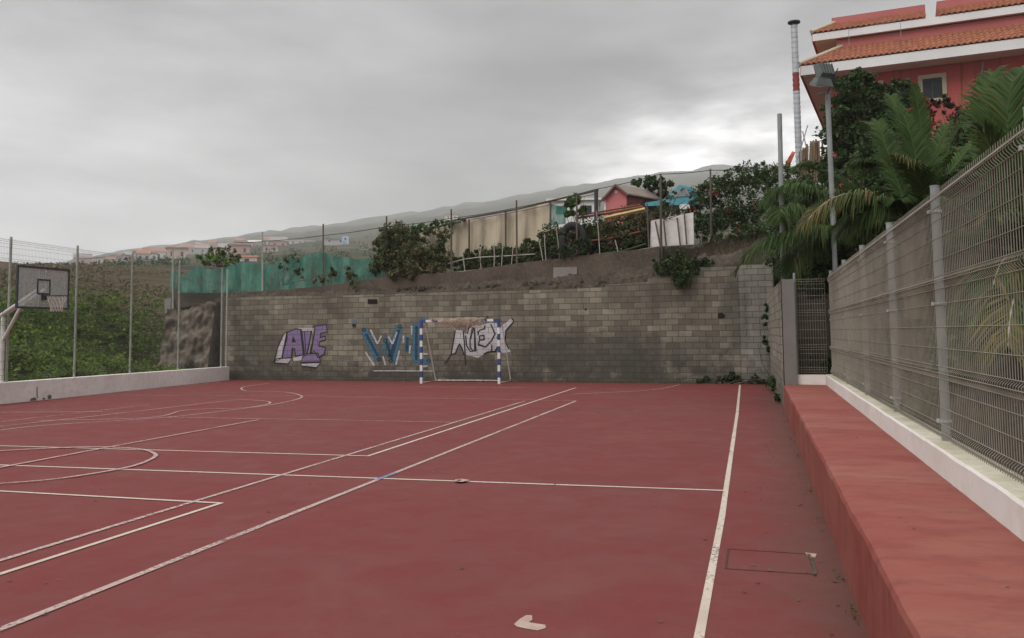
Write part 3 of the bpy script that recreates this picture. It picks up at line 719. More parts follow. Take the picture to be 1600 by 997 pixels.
# graffiti: sheets of paint a few millimetres proud of the blocks
MT['g_purple'] = spray_mat('purple_spray', (0.23, 0.16, 0.31), 0.25)
MT['g_silver'] = spray_mat('silver_spray', (0.52, 0.51, 0.52), 0.25)
MT['g_black'] = spray_mat('black_spray', (0.012, 0.011, 0.016), 0.25)
MT['g_blue'] = spray_mat('blue_spray', (0.035, 0.17, 0.27), 0.45)
MT['g_navy'] = spray_mat('navy_spray', (0.018, 0.04, 0.075), 0.35)
MT['g_white'] = spray_mat('white_spray', (0.52, 0.52, 0.52), 0.5)
MT['g_mist'] = spray_mat('thin_blue_overspray', (0.05, 0.20, 0.28), 0.75, 0.45)
MT['g_smist'] = spray_mat('thin_grey_overspray', (0.36, 0.35, 0.36), 0.9, 0.45)
class Graf:
    def __init__(s, z, label): s.z = z; s.mb = MB(); s.mats = []; s.o = 0.004; s.label = label
    def mi(s, m):
        if m not in s.mats: s.mats.append(m)
        return s.mats.index(m)
    def fill(s, m, *pts):
        P = [onwall(*s.z(*p), s.o) for p in pts]; s.o += 0.0007
        # keep the face towards the court
        nrm = Vector((0, 0, 0))
        for i in range(len(P)): nrm += (P[i]-P[0]).cross(P[(i+1) % len(P)]-P[0])
        if nrm.dot(bn) < 0: P.reverse()
        s.mb.add(P, [tuple(range(len(P)))], s.mi(m)); return s
    def stroke(s, m, w, *pts):
        P = [Vector((*s.z(*p), 0)) for p in pts]; L, Q = [], []
        for i, p in enumerate(P):
            t = (P[min(i+1, len(P)-1)]-P[max(i-1, 0)]).normalized(); nn = Vector((-t.y, t.x, 0))
            if 0 < i < len(P)-1:
                t1 = (P[i]-P[i-1]).normalized(); nn = nn/max(0.5, nn.dot(Vector((-t1.y, t1.x, 0))))
            L.append(onwall(p.x+nn.x*w/2, p.y+nn.y*w/2, s.o)); Q.append(onwall(p.x-nn.x*w/2, p.y-nn.y*w/2, s.o))
        s.o += 0.0007; s.mb.ribbon([L, Q], s.mi(m)); return s
    def ring(s, m, c, r, w):
        pts = [(c[0]+r*math.cos(t), c[1]+r*math.sin(t)) for t in np.linspace(0, 2*math.pi, 13)]
        return s.stroke(m, w, *pts)
    def done(s): return tag(s.mb.build('graffiti', [MT[m] for m in s.mats], bw, uvf=wuv), s.label)
z3 = lambda x, y: (240+x/3.835, 360+y/3.835)
z4 = lambda x, y: (400+x/3.636, 460+y/3.636)
z7 = lambda x, y: (640+x/6.233, 460+y/6.233)
g = Graf(z3, 'purple and silver letters AVE in black outline')
sil = ((778, 622), (796, 606), (800, 640), (768, 765), (722, 792), (742, 705)); g.fill('g_silver', *sil)
g.fill('g_silver', (740, 767), (826, 764), (806, 800), (722, 793)); g.fill('g_silver', (868, 585), (962, 588), (950, 620), (930, 740), (900, 745), (884, 650))
A = ((798, 612), (850, 590), (882, 592), (896, 742), (850, 754), (845, 708), (832, 706), (826, 762), (770, 764)); g.fill('g_purple', *A)
V = ((888, 606), (946, 602), (924, 735), (902, 744)); g.fill('g_purple', *V)
E = ((962, 575), (1034, 565), (1040, 610), (1002, 616), (997, 642), (1030, 634), (1028, 657), (992, 668), (990, 692), (1030, 702), (1022, 742), (986, 762), (960, 720), (940, 738), (968, 590)); g.fill('g_purple', *E)
g.fill('g_purple', (918, 740), (986, 736), (1000, 790), (880, 790), (895, 756)); g.fill('g_silver', (880, 796), (1000, 792), (976, 823), (886, 812))
g.fill('g_silver', (836, 764), (900, 750), (888, 778), (838, 784))
for sh in (A, V, E, sil, ((740, 767), (826, 764), (806, 800), (722, 793)), ((918, 740), (986, 736), (1000, 790), (880, 790), (895, 756)), ((880, 796), (1000, 792), (976, 823), (886, 812))):
    g.stroke('g_black', 1.5, *(sh+(sh[0],)))
g.fill('g_black', (826, 672), (838, 634), (852, 668)); g.stroke('g_black', 1.2, (904, 610), (912, 735)); g.stroke('g_black', 1.2, (946, 604), (918, 738))
g.stroke('g_black', 1.0, (990, 762), (1024, 745)); g.done()
g = Graf(z4, 'blue letters W I L with navy cores, white highlights and underline')
for pts in (((612, 198), (695, 368), (733, 262), (765, 372), (816, 180)), ((862, 240), (856, 330)), ((910, 165), (908, 378), (985, 378))):
    g.stroke('g_mist', 13 if len(pts) != 2 else 9, *pts); g.stroke('g_blue', 8.5 if len(pts) != 2 else 6, *pts)
for pts in (((625, 225), (692, 350)), ((740, 275), (764, 360), (812, 200)), ((860, 245), (857, 325)), ((912, 180), (910, 372))): g.stroke('g_navy', 4.2, *pts)
for a, b in (((650, 200), (690, 282)), ((690, 282), (712, 235)), ((752, 240), (775, 282)), ((775, 282), (800, 215)), ((622, 328), (672, 405)), ((722, 352), (735, 402)), ((815, 318), (795, 400)), ((838, 235), (838, 275)), ((884, 178), (884, 228)), ((876, 290), (872, 335)), ((930, 335), (975, 340)), ((935, 410), (975, 408))):
    g.stroke('g_white', 2.6, a, b)
for c in ((612, 200), (816, 180), (733, 262), (697, 368), (764, 377), (557, 177), (980, 378)): g.ring('g_black', c, 9, 1.2)
g.fill('g_mist', (540, 140), (575, 135), (575, 165), (545, 170)); g.fill('g_mist', (920, 135), (980, 128), (985, 150), (930, 155))
g.stroke('g_white', 1.6, (665, 435), (800, 434), (1008, 437)); g.done()
g = Graf(z7, 'silver grey letters ALEX with black outline behind the goal')
g.fill('g_silver', (412, 305), (450, 345), (520, 352), (545, 390), (560, 340), (600, 300), (700, 296), (790, 275), (860, 285), (880, 330), (905, 300), (985, 238), (1010, 262), (945, 350), (930, 430), (985, 560), (905, 575), (862, 500), (830, 555), (790, 545), (720, 585), (665, 620), (600, 600), (540, 590), (520, 560), (486, 485), (458, 565), (402, 590), (432, 430), (440, 350))
g.fill('g_smist', (880, 250), (920, 205), (915, 240), (900, 262)); g.fill('g_smist', (905, 560), (990, 575), (985, 610), (920, 600))
for pts in (((445, 350), (425, 470), (405, 585), (350, 672)), ((522, 355), (535, 480), (545, 690)), ((405, 588), (450, 570), (466, 520), (486, 485), (508, 520), (530, 588)),
            ((560, 385), (575, 330), (610, 298)), ((545, 400), (555, 500), (590, 555), (640, 552), (632, 330), (618, 320), (588, 450), (590, 520), (620, 552)),
            ((735, 300), (730, 335), (690, 345), (668, 365), (668, 400)), ((680, 445), (670, 490), (740, 512), (795, 455), (832, 385), (790, 290)),
            ((680, 405), (724, 398), (726, 440), (682, 444), (680, 405)), ((800, 490), (800, 552), (832, 556), (862, 500)), ((935, 355), (1016, 262), (998, 234)),
            ((935, 355), (930, 450), (965, 530)), ((720, 582), (760, 562), (830, 556)), ((860, 310), (870, 380), (850, 430))):
    g.stroke('g_black', 2.1, *pts)
g.stroke('g_black', 1.5, (755, 205), (757, 235)); g.done()
g = Graf(z4, 'faint pale scribbled tag between AVE and W')
g.stroke('g_smist', 2.0, (455, 290), (480, 265), (520, 262), (535, 285), (515, 300)); g.stroke('g_smist', 2.0, (480, 275), (500, 300)); g.stroke('g_smist', 2, (460, 380), (490, 372), (540, 385)); g.done()

# upper retaining wall (render over rubble), set back behind the block wall
tag(wall_from([(345, 459), (412, 455), (505, 447), (607, 432), (725, 424), (807, 411.5), (880, 403), (960, 394), (1012, 388), (1030, 386)], -0.45, 0.3, MT['render_brown'], 'retaining_wall', uvf=None),
    'dark weathered rendered retaining wall rising behind the top of the graffitied block wall', 'wall')
mb = MB()
P = [onwall(*q, -0.43) for q in ((864, 450), (901, 450), (902, 417), (865, 418))]; mb.slab(P, bn*0.02)
tag(mb.build('render_patch', MT['render_grey']), 'pale grey rendered patch set in the dark upper wall', 'wall patch')
# rough earth and broken render along the ledge
mb = MB(); rows = []
for i in range(240):
    a = 360+i*(1160-360)/239; y = np.interp(a, [360, 612, 775, 945, 1012, 1150], [464, 458.5, 453.5, 445, 437, 414]); row = []
    for k, (o_, dz) in enumerate(((-0.10, -0.12), (-0.14, 0.03), (-0.20, 0.10), (-0.28, 0.20), (-0.36, 0.28), (-0.50, 0.30))):
        p = onwall(a, y, o_); q = noise.noise(Vector((p.x*2.2, k*1.3, 1)))*0.16+noise.noise(Vector((p.x*7, k*2.1, 4)))*0.13+jit(.02)
        row.append(p+Vector((0, q*.5, dz*np.interp(a, [360, 650, 700, 1010], [.25, .5, 1.0, 1.45])+(q if k else 0))))
    rows.append(row)
mb.ribbon(rows); tag(mb.build('ledge_soil', [MT['ledge']], loc=(0, 0, 0)), kind='structure')
mb = MB()
for i in range(110):
    a = random.uniform(610, 1100); y = np.interp(a, [610, 775, 945, 1012, 1150], [457, 452, 444, 436, 411]) - random.random()*7
    p = onwall(a, y, -0.24+jit(.06)); r = random.uniform(0.025, 0.075)
    pts = []
    for k in range(8):
        pts.append(p+Vector((((k & 1)*2-1)*r*random.uniform(.6, 1.3), ((k >> 1 & 1)*2-1)*r*random.uniform(.5, 1), ((k >> 2)*2-1)*r*random.uniform(.4, .9))))
    mb.add(pts, [(0, 1, 3, 2), (4, 6, 7, 5), (0, 4, 5, 1), (2, 3, 7, 6), (0, 2, 6, 4), (1, 5, 7, 3)])
tag(mb.build('rubble', MT['ledge'], loc=(0, 0, 0)), 'loose stones and broken render along the ledge above the blocks', 'rubble', kind='stuff')
mb = MB()   # earth slope at the right, above the block wall
rows = []
for i, a in enumerate(np.linspace(1005, 1230, 26)):
    b = np.interp(a, [1005, 1090, 1160, 1230], [436, 424, 412, 400]); t_ = np.interp(a, [1005, 1085, 1150, 1230], [388, 386, 372, 352])
    p0 = onwall(a, b, -0.25); p1 = AY(a, t_, 31.2)
    rows.append([p0+Vector((0, 0, -0.6))] + [p0.lerp(p1, k/7)+Vector((jit(.04), jit(.08), jit(.07))) for k in range(8)])
mb.ribbon(rows); tag(mb.build('earth_bank', MT['soil'], loc=(0, 0, 0), smooth=True), kind='structure')

# stone buttress beyond the left end of the wall
def rocky(mb, rows_fn, nu, nv, amp):
    rows = []
    for i in range(nu+1):
        row = []
        for j in range(nv+1):
            p = rows_fn(i/nu, j/nv); q = noise.noise(p*2.3)*amp + noise.noise(p*6)*amp*0.4
            row.append(p + Vector((q*0.5, -q, q*0.3)))
        rows.append(row)
    mb.ribbon(rows)
mb = MB()
c00, c10, c11, c01 = AY(242, 592, 28.9), AY(322, 592, 28.9), AY(337, 472, 29.5), AY(262, 484, 29.5)
rocky(mb, lambda u, v: c00.lerp(c10, u).lerp(c01.lerp(c11, u), v), 40, 40, 0.30)
rocky(mb, lambda u, v: c01.lerp(c11, u).lerp(c01.lerp(c11, u)+Vector((0, 3.0, 0.1)), v), 26, 8, 0.05)
rocky(mb, lambda u, v: c10.lerp(c11, u)+Vector((0, 2.5*v, 0)), 12, 8, 0.05)
rocky(mb, lambda u, v: c00.lerp(c01, u)+Vector((0, 2.5*(v), 0)), 12, 8, 0.05)
tag(mb.build('stone_buttress', MT['rubble'], smooth=True), 'sloping rubble stone buttress behind the left fence, beside the end of the block wall', 'stone buttress')
mb = MB(); P = [AY(a, b, 30.4) for a, b in ((258, 487), (358, 470), (358, 452), (266, 456))]; mb.slab(P, (0, 0.4, 0), 0)
P = [AY(a, b, 30.2) for a, b in ((257, 490), (266, 488), (267, 465), (257, 468))]; mb.slab(P, (0, 0.5, 0), 1)
tag(mb.build('retaining_wall', [MT['render_brown'], MT['render_grey']]), 'short brown wall on top of the stone buttress under the green netting', 'wall')
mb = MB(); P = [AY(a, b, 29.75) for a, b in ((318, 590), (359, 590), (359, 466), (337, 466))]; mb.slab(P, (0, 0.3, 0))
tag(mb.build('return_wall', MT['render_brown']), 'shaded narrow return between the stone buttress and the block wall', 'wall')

# right block wall with its rendered end pillar
mb = MB(); a0, a1 = Vector((0.60, 19.02, 0)), Vector((0.50, 27.9, 0))
for i in range(10):
    t0, t1 = i/10, (i+1)/10; p, q = a0.lerp(a1, t0), a0.lerp(a1, t1); h0, h1 = 2.64+0.08*t0, 2.64+0.08*t1
    mb.add([q-Vector((0, 0, .1)), p-Vector((0, 0, .1)), p+Vector((0, 0, h0)), q+Vector((0, 0, h1))], [(0, 1, 2, 3)])
    mb.add([p+Vector((0, 0, h0)), p+Vector((0.2, 0, h0)), q+Vector((0.2, 0, h1)), q+Vector((0, 0, h1))], [(0, 1, 2, 3)])
    mb.add([p+Vector((.2, 0, -.1)), q+Vector((.2, 0, -.1)), q+Vector((.2, 0, h1)), p+Vector((.2, 0, h0))], [(0, 1, 2, 3)])
sw = mb.build('block_wall', MT['block_side'], uvf=lambda p: (p.y+0.13, p.z-0.04)); tag(sw, 'narrow concrete block side wall at the right, seen edge on beyond the red bench', 'wall')
mb = MB(); mb.box((0.615, 18.90, 0.45), (0.86, 19.22, 2.66)); mb.box((0.585, 18.985, -0.05), (0.86, 19.25, 0.44)); tag(mb.build('pillar', MT['pillar'], sw), 'smooth grey rendered end pillar')

# ------------------------------------------------------------------ fences
def ring_(mb, c, r, h, mi=0, n=14):
    mb.tube([c-Vector((0, 0, h/2)), c+Vector((0, 0, h/2))], r, n, mi)
def mesh_wires(mb, a, b, z0, z1, folds, hz, pitch, rv, rh, out, n=3):
    """welded mesh panel from a to b; folds = heights of the V beams; out = unit normal of the V"""
    L = (b-a).length; t = (b-a)/L
    zs = [(z0, 0)]
    for f in folds: zs += [(f-0.05, 0), (f-0.02, 0.028), (f, 0.034), (f+0.02, 0.028), (f+0.05, 0)]
    zs += [(z1, 0)]; zs = sorted(zs)
    k = int(L/pitch)
    for i in range(k+1):
        p = a+t*(L*i/k)
        mb.tube([Vector((p.x, p.y, 0))+out*o+Vector((0, 0, z)) for z, o in zs], rv, n, 0, False)
    for z in hz: mb.tube([Vector((a.x, a.y, z)), Vector((b.x, b.y, z))], rh, 4, 0, False)
    for f in folds:
        for dz, o in ((-0.05, 0.004), (0.0, 0.036), (0.05, 0.004)):
            mb.tube([Vector((a.x, a.y, f+dz))+out*o, Vector((b.x, b.y, f+dz))+out*o], rh*1.15, 4, 0, False)
# right fence on the kerb
fr = empty('mesh_fence', (1.5, 8, 0.70), 'tall galvanised welded mesh fence with round posts standing on the white kerb at the right', 'fence')
PY = [-0.1, 2.55, 5.2, 7.86, 10.45, 13.1, 15.75, 18.45]
px_ = lambda Y: 1.475 + 0.0052*(Y-5)
for Y in PY:
    mb = MB(); x = px_(Y); mb.tube([(x, Y, 0.69), (x, Y, 2.775)], 0.036, 16)
    p = mb.build('fence_post', MT['galv'], fr, smooth=False)
    for z in (0.86, 1.81, 2.57):
        mb = MB(); ring_(mb, Vector((x, Y, z)), 0.047, 0.022); mb.obox((x-0.045, Y+0.03, z), (0.014, 0, 0), (0, 0.02, 0), (0, 0, 0.014))
        mb.build('clamp', MT['galv_light'], p)
    mb = MB(); mb.tube([(x, Y, 2.775), (x, Y, 2.785)], 0.039, 16); mb.build('post_cap', MT['galv'], p)
for i in range(len(PY)-1):
    a = Vector((px_(PY[i])-0.052, PY[i]+0.03, 0)); b = Vector((px_(PY[i+1])-0.052, PY[i+1]-0.03, 0))
    mb = MB(); mesh_wires(mb, a, b, 0.735, 2.70, [0.80, 1.26, 1.97, 2.61], [0.98, 1.12, 1.45, 1.62, 1.80, 2.15, 2.32, 2.46], 0.055, 0.0031, 0.0030, Vector((-1, 0, 0)))
    mb.build('mesh_panel', MT['wire'], fr)
# end panel over the short kerb
fg = empty('mesh_fence', (1.1, 19.1, 0.70), 'narrow welded mesh end panel between the grey pillar and the long right fence', 'fence')
mb = MB(); mb.tube([(0.875, 19.12, 0.69), (0.875, 19.12, 2.80)], 0.026, 12)
for z in (0.9, 1.8, 2.55): ring_(mb, Vector((0.875, 19.12, z)), 0.035, 0.02)
mb.build('fence_post', MT['galv'], fg)
mb = MB(); mesh_wires(mb, Vector((0.91, 19.11, 0)), Vector((1.46, 19.11, 0)), 0.735, 2.68, [0.80, 1.26, 1.97, 2.61], [1.0, 1.13, 1.45, 1.62, 1.80, 2.15, 2.32, 2.46], 0.05, 0.0026, 0.0032, Vector((0, -1, 0)))
mb.build('mesh_panel', MT['wire'], fg)
# left fence on the white wall
fl = empty('mesh_fence', (-17.9, 20, 0.53), 'tall welded mesh fence with slim posts on the low white wall at the left', 'fence')
lp = [(HP(a_, 490, WL0+Vector((-0.12, 0, 0)), wn).y, h_) for a_, h_ in ((13.5, 4.16), (118.5, 4.18), (205, 4.18), (279.5, 4.18), (346.5, 4.12), (354.5, 4.1))]
lp = [(lp[0][0]-5.2, 4.16), (lp[0][0]-2.6, 4.16)] + lp
FX = lambda Y: left_x(Y)-0.12
for Y, h in lp:
    x = FX(Y); mb = MB(); mb.tube([(x, Y, 0.5), (x, Y, h)], 0.032, 10); p = mb.build('fence_post', MT['post_green'], fl)
    for z in (0.75, 1.65, 2.35, 3.05): mb = MB(); ring_(mb, Vector((x, Y, z)), 0.045, 0.025, 0, 10); mb.build('clamp', MT['post_green'], p)
for i in range(len(lp)-2):
    a = Vector((FX(lp[i][0])+0.045, lp[i][0], 0)); b = Vector((FX(lp[i+1][0])+0.045, lp[i+1][0], 0))
    mb = MB(); mesh_wires(mb, a, b, 0.57, 4.1, [0.65, 1.3, 1.98, 2.3, 3.0, 3.55, 4.02], [0.85, 1.05, 1.5, 1.7, 2.15, 2.5, 2.75, 3.2, 3.38, 3.72, 3.88], 0.05, 0.0021, 0.0026, Vector((1, 0, 0)))
    mb.build('mesh_panel', MT['wire_dark'], fl)

# post and wire fence on the upper wall
TOPX = [345, 412, 505, 607, 725, 807, 880, 960, 1012, 1110, 1190]; TOPY = [459, 455, 447, 432, 424, 411.5, 403, 394, 388, 375, 350]
def wtop(a): return float(np.interp(a, TOPX, TOPY))
fb = empty('post_and_wire_fence', onwall(700, 426, -0.6), 'fence of thin dark posts and sagging top wire on the upper retaining wall', 'fence')
posts = [(410, 362, 455), (505, 350, 448), (604, 338, 433), (705, 327, 427), (807, 313, 413), (901, 305, 404), (1032, 272, 388), (1110, 264, 340), (270, 388, 460)]
tops = {}
for a, t_, b in posts:
    p0 = onwall(a+0.5, b, -0.62); q = onwall(a, t_, -0.62); mb = MB(); mb.tube([(p0.x, p0.y, p0.z-0.6), (q.x, q.y, q.z)], 0.037 if a != 1032 else 0.05, 8, r1=0.03)
    mb.build('fence_post', MT['wood'] if a not in (270, 410) else MT['post_green'], fb)
def wire_px(pts, r, off, m='dark_frame', parent=fb, name='wire', seg=6, sag=0.0):
    P = [onwall(a, b, off) for a, b in pts]; Q = []
    for p, q in zip(P, P[1:]):
        for k in range(seg): t = k/seg; v = p.lerp(q, t); v.z -= sag*4*t*(1-t); Q.append(v)
    Q.append(P[-1]); mb = MB(); mb.tube(Q, r, 5); return mb.build(name, MT[m], parent)
wire_px([(365, 378), (410, 377), (505, 368), (604, 354), (705, 341), (807, 324.5), (930, 296), (1032, 272), (1110, 266), (1200, 262)], 0.013, -0.60, sag=0.03)
wire_px([(705, 347), (807, 331), (930, 303)], 0.010, -0.61, sag=0.02)
wire_px([(604, 433), (705, 426), (807, 412), (905, 402), (1030, 385)], 0.010, -0.58, 'stake', sag=0.02)

# ------------------------------------------------------------------ goal
GL, GR, GY = G(656.5, 599.6).x, G(781.7, 599.6).x, 27.22
goal = empty('handball_goal', ((GL+GR)/2, GY, 0), 'small blue and white striped goal standing in front of the graffitied wall', 'goal')
H = 2.04
def striped(p, q, n, first, name, par=goal):
    mb = MB(); p = Vector(p); q = Vector(q); d = (q-p)/n; t = d.normalized()
    a = Vector((0, 1, 0)); b = t.cross(a).normalized()
    for i in range(n):
        c = p+d*(i+0.5); mb.obox(c, d*0.5*0.9995, a*0.04, b*0.04, (i+first) % 2)
    return mb.build(name, [MT['white_paint'], MT['blue_paint']], par)
striped((GL, GY, 0), (GL, GY, H-0.04), 10, 0, 'goal_post'); striped((GR, GY, 0), (GR, GY, H-0.04), 10, 0, 'goal_post')
striped((GL-0.04, GY, H), (GR+0.04, GY, H), 13, 1, 'crossbar')
mb = MB(); dz, bk = 0.0, 1.25
for x in (GL+0.0, GR-0.0):
    mb.tube([(x, GY+0.03, H-0.1), (x+0.02, GY+0.32, H-0.14), (x+0.04, GY+bk, 0.04), (x, GY+0.04, 0.03)], 0.019, 8)
mb.tube([(GL+0.04, GY+bk, 0.04), (GR+0.04, GY+bk, 0.04)], 0.019, 8)
mb.build('back_frame', MT['white_paint'], goal)
mb = MB()      # ragged net gathered along the crossbar
for _ in range(1500):
    x = random.triangular(GL+0.25, GR-0.45, GL+1.75); y = GY+jit(.085); z = H+jit(.06)
    k = Vector((jit(.10), jit(.05), -abs(random.gauss(0, 0.11)))); m_ = Vector((jit(.08), jit(.05), jit(.06)))
    mb.tube([(x, y, z), Vector((x, y, z))+m_, Vector((x, y, z))+m_+k], 0.0042, 3, 0, False)
mb.build('net', MT['net'], goal)

# ------------------------------------------------------------------ basketball hoop beyond the left wall
bh = empty('basketball_hoop', (-17.9, 17.6, 0), 'scuffed acrylic basketball board on a white steel arm reaching over the left white wall', 'basketball hoop')
bX, y0, y1, zb0, zb1 = -16.6, 16.82, 18.42, 2.335, 3.31
mb = MB(); mb.box((bX-0.006, y0+0.02, zb0+0.02), (bX+0.006, y1-0.02, zb1-0.02)); bd = mb.build('backboard', MT['board'], bh)
mb = MB(); w = 0.022
for lo, hi in (((y0-w, zb0-w), (y1+w, zb0+w)), ((y0-w, zb1-w), (y1+w, zb1+w)), ((y0-w, zb0+w), (y0+w, zb1-w)), ((y1-w, zb0+w), (y1+w, zb1-w))):
    mb.box((bX-0.022, lo[0], lo[1]), (bX+0.022, hi[0], hi[1]))
mb.build('frame', MT['dark_frame'], bd)
yc = (y0+y1)/2; mb = MB(); w = 0.02
for lo, hi in (((yc-.21, 2.66), (yc+.21, 2.70)), ((yc-.21, 3.0), (yc+.21, 3.04)), ((yc-.21, 2.70), (yc-.17, 3.0)), ((yc+.17, 2.70), (yc+.21, 3.0))):
    mb.box((bX+0.0065, lo[0], lo[1]), (bX+0.012, hi[0], hi[1]))
mb.build('target_square', MT['dark_frame'], bd)
mb = MB(); mb.box((bX-0.05, yc-0.12, zb0+0.03), (bX-0.012, yc-0.09, zb1-0.03)); mb.box((bX-0.05, yc+0.09, zb0+0.03), (bX-0.012, yc+0.12, zb1-0.03)); mb.build('bracket', MT['galv'], bh)
RZ = 2.625; rc = Vector((bX+0.40, yc, RZ)); mb = MB()
mb.tube([rc+Vector((0.225*math.cos(t), 0.225*math.sin(t), 0)) for t in np.linspace(0, 2*math.pi, 25)], 0.011, 6, 0, False)
mb.obox((bX+0.03, yc, RZ-0.03), (0.02, 0, 0), (0, 0.07, 0), (0, 0, 0.06)); mb.tube([(bX+0.03, yc-.05, RZ), (bX+0.18, yc-.05, RZ)], 0.01, 6); mb.tube([(bX+0.03, yc+.05, RZ), (bX+0.18, yc+.05, RZ)], 0.01, 6)
rim = mb.build('rim', MT['dark_frame'], bh)
mb = MB(); MT['net_white'] = pm('pale_net', (0.55, 0.50, 0.47), (0.42, 0.37, 0.34), 8, 0.9, 0)
prof = [(0, .22), (-.1, .19), (-.2, .155), (-.3, .13), (-.38, .135)]
for i in range(14):
    for sgn in (1, -1):
        mb.tube([rc+Vector((r*math.cos(2*math.pi*(i+sgn*k*0.5)/14), r*math.sin(2*math.pi*(i+sgn*k*0.5)/14), z)) for k, (z, r) in enumerate(prof)], 0.006, 3, 0, False)
mb.build('net', MT['net_white'], rim)
pp = AX(2, 590, -17.95); mb = MB()
mb.tube([(pp.x, pp.y, 0.0), (pp.x, pp.y, 2.25)], 0.055, 12); mb.build('pole', MT['white_paint'], bh)
mb = MB()
for s_ in (-0.1, 0.1):
    mb.tube([(pp.x-0.05, pp.y+s_*0.3, 2.18), (bX-0.05, yc+s_, 2.78)], 0.045, 10)
mb.build('upper_arm', MT['white_paint'], bh)
mb = MB(); mb.tube([(pp.x, pp.y, 1.55), (bX-0.05-0.55, yc-0.05, 2.38), (bX-0.06, yc-0.55, 2.42)], 0.04, 10); mb.build('brace', MT['white_paint'], bh)

# ------------------------------------------------------------------ poles with and without floodlight
a = AY(1222, 440, 20.3); t_ = AY(1218, 178, 20.3)
mb = MB(); mb.tube([(a.x, a.y, 0), (t_.x, t_.y, t_.z)], 0.052, 12); tag(mb.build('steel_pole', MT['galv']), 'bare galvanised steel pole rising behind the grey pillar', 'pole')
a = AY(1306, 415, 20.3); t_ = AY(1293, 148, 20.3); fx, fy = (a.x+t_.x)/2, 20.3
fp = empty('floodlight_pole', (fx, fy, 0), 'galvanised pole carrying two grey floodlights in front of the red house', 'floodlight')
mb = MB(); mb.tube([(fx+0.02, fy, 0), (t_.x, fy, t_.z)], 0.055, 12); mb.build('pole', MT['galv'], fp)
mb = MB(); tp = t_; mb.obox(tp+Vector((-0.05, 0, 0.04)), (0.13, 0, 0), (0, 0.03, 0), (0, 0, 0.025)); mb.build('bracket', MT['galv'], fp)
def flood(c, tilt, w, h, d):
    ax = Vector((math.cos(R(-25)), 0.35, math.sin(R(-25))*0.2)).normalized()
    n_ = Vector((-0.55, -0.25, -0.75)).normalized(); n_ = (n_ - ax*n_.dot(ax)).normalized(); n_ = Matrix.Rotation(tilt, 3, ax) @ n_; u_ = ax.cross(n_)
    mb = MB(); b0 = [c+ax*sx*w+u_*sy*h for sx, sy in ((-1, -1), (1, -1), (1, 1), (-1, 1))]; b1 = [c-n_*d+ax*sx*w*0.7+u_*sy*h*0.6 for sx, sy in ((-1, -1), (1, -1), (1, 1), (-1, 1))]
    mb.hexa(b1+b0, 0); o = mb.build('floodlight', MT['lamp_grey'], fp)
    mb = MB(); mb.slab([c+n_*0.004+ax*sx*w*0.9+u_*sy*h*0.88 for sx, sy in ((-1, -1), (1, -1), (1, 1), (-1, 1))], n_*0.012); mb.build('lens', MT['lamp_glass'], o)
    mb = MB()
    for k in range(5): mb.obox(c-n_*(d*0.55)+ax*(k-2)*w*0.28, ax*0.006, u_*h*0.62, n_*d*0.62)
    mb.tube([c+ax*w*1.04, c+ax*w*1.04-n_*d*1.2, tp], 0.012, 6); mb.build('fins', MT['lamp_grey'], o)
flood(AY(1288, 116, 20.25), R(62), 0.215, 0.26, 0.17); flood(AY(1283, 134, 20.05), R(20), 0.20, 0.20, 0.16)

# ------------------------------------------------------------------ red house
HA = R(9.0); hr = Vector((math.cos(HA), -math.sin(HA), 0)); hd = Vector((math.sin(HA), math.cos(HA), 0)); UZ = Vector((0, 0, 1))
HC = AY(1251, 112, 38); HC.z = 0                     # near left corner of the lower eaves
zE = AY(1250, 104, 38).z; zF = AY(1250, 117, 38).z
house = empty('house', HC+hr*7+hd*5, 'large red rendered house with two tiers of orange tiled eaves above the palms', 'house')
house.location.z = 6
def hp(u, v, z): return HC + hr*u + hd*v + UZ*z
def hbox(mb, u0, u1, v0, v1, z0, z1, mi=0): mb.hexa([hp(u0, v0, z0), hp(u1, v0, z0), hp(u1, v1, z0), hp(u0, v1, z0), hp(u0, v0, z1), hp(u1, v0, z1), hp(u1, v1, z1), hp(u0, v1, z1)], mi)
UW, OV, DP = 22.0, 1.05, 11.0
mb = MB(); hbox(mb, OV, UW, OV, DP-OV, 5.5, zF+0.02); mb.build('wall', MT['house_red'], house)
mb = MB(); hbox(mb, 0.02, UW, 0.02, DP, zF-0.02, zF+0.02); mb.build('soffit', MT['soffit'], house)
mb = MB(); hbox(mb, 0, UW, -0.03, 0.06, zF-0.04, zE); hbox(mb, -0.03, 0.06, 0.063, DP, zF-0.04, zE, 1); mb.build('fascia', [MT['fascia'], MT['house_red']], house)
def tiles(u0, u1, v0, z0, run, rise, name, hip=True):
    """rolled clay tiles: corrugated sheet stepping up in courses, hipped back at the left end"""
    mb = MB(); nc = 5; pitch = 0.215
    us = np.arange(u0, u1, pitch/6)
    prev = None
    for c in range(nc):
        t0, t1 = c/nc, (c+1)/nc
        rows = []
        for t, dz in ((t0, 0.0), (t0, 0.05), (t1+0.02, 0.015)):
            row = []
            for u in us:
                uu = max(u, u0 + (run*t if hip else 0))
                row.append(hp(uu, v0-0.06+run*t, z0+rise*t+dz+0.075*abs(math.sin(math.pi*u/pitch))))
            rows.append(row)
        mb.ribbon(rows)
    if hip:
        us2 = np.arange(v0, v0+DP-1, pitch/6)
        for c in range(nc):
            t0, t1 = c/nc, (c+1)/nc; rows = []
            for t, dz in ((t0, 0.0), (t0, 0.05), (t1+0.02, 0.015)):
                rows.append([hp(u0-0.06+run*t, max(v, v0+run*t), z0+rise*t+dz+0.05*abs(math.sin(math.pi*v/pitch))) for v in us2])
            mb.ribbon(rows)
        mb.tube([hp(u0+run*k/6-0.04, v0+run*k/6-0.04, z0+rise*k/6+0.10) for k in range(7)], 0.09, 8, 1)
    # drip edge
    return mb.build(name, [MT['tile'], MT['stone_trim']], house)
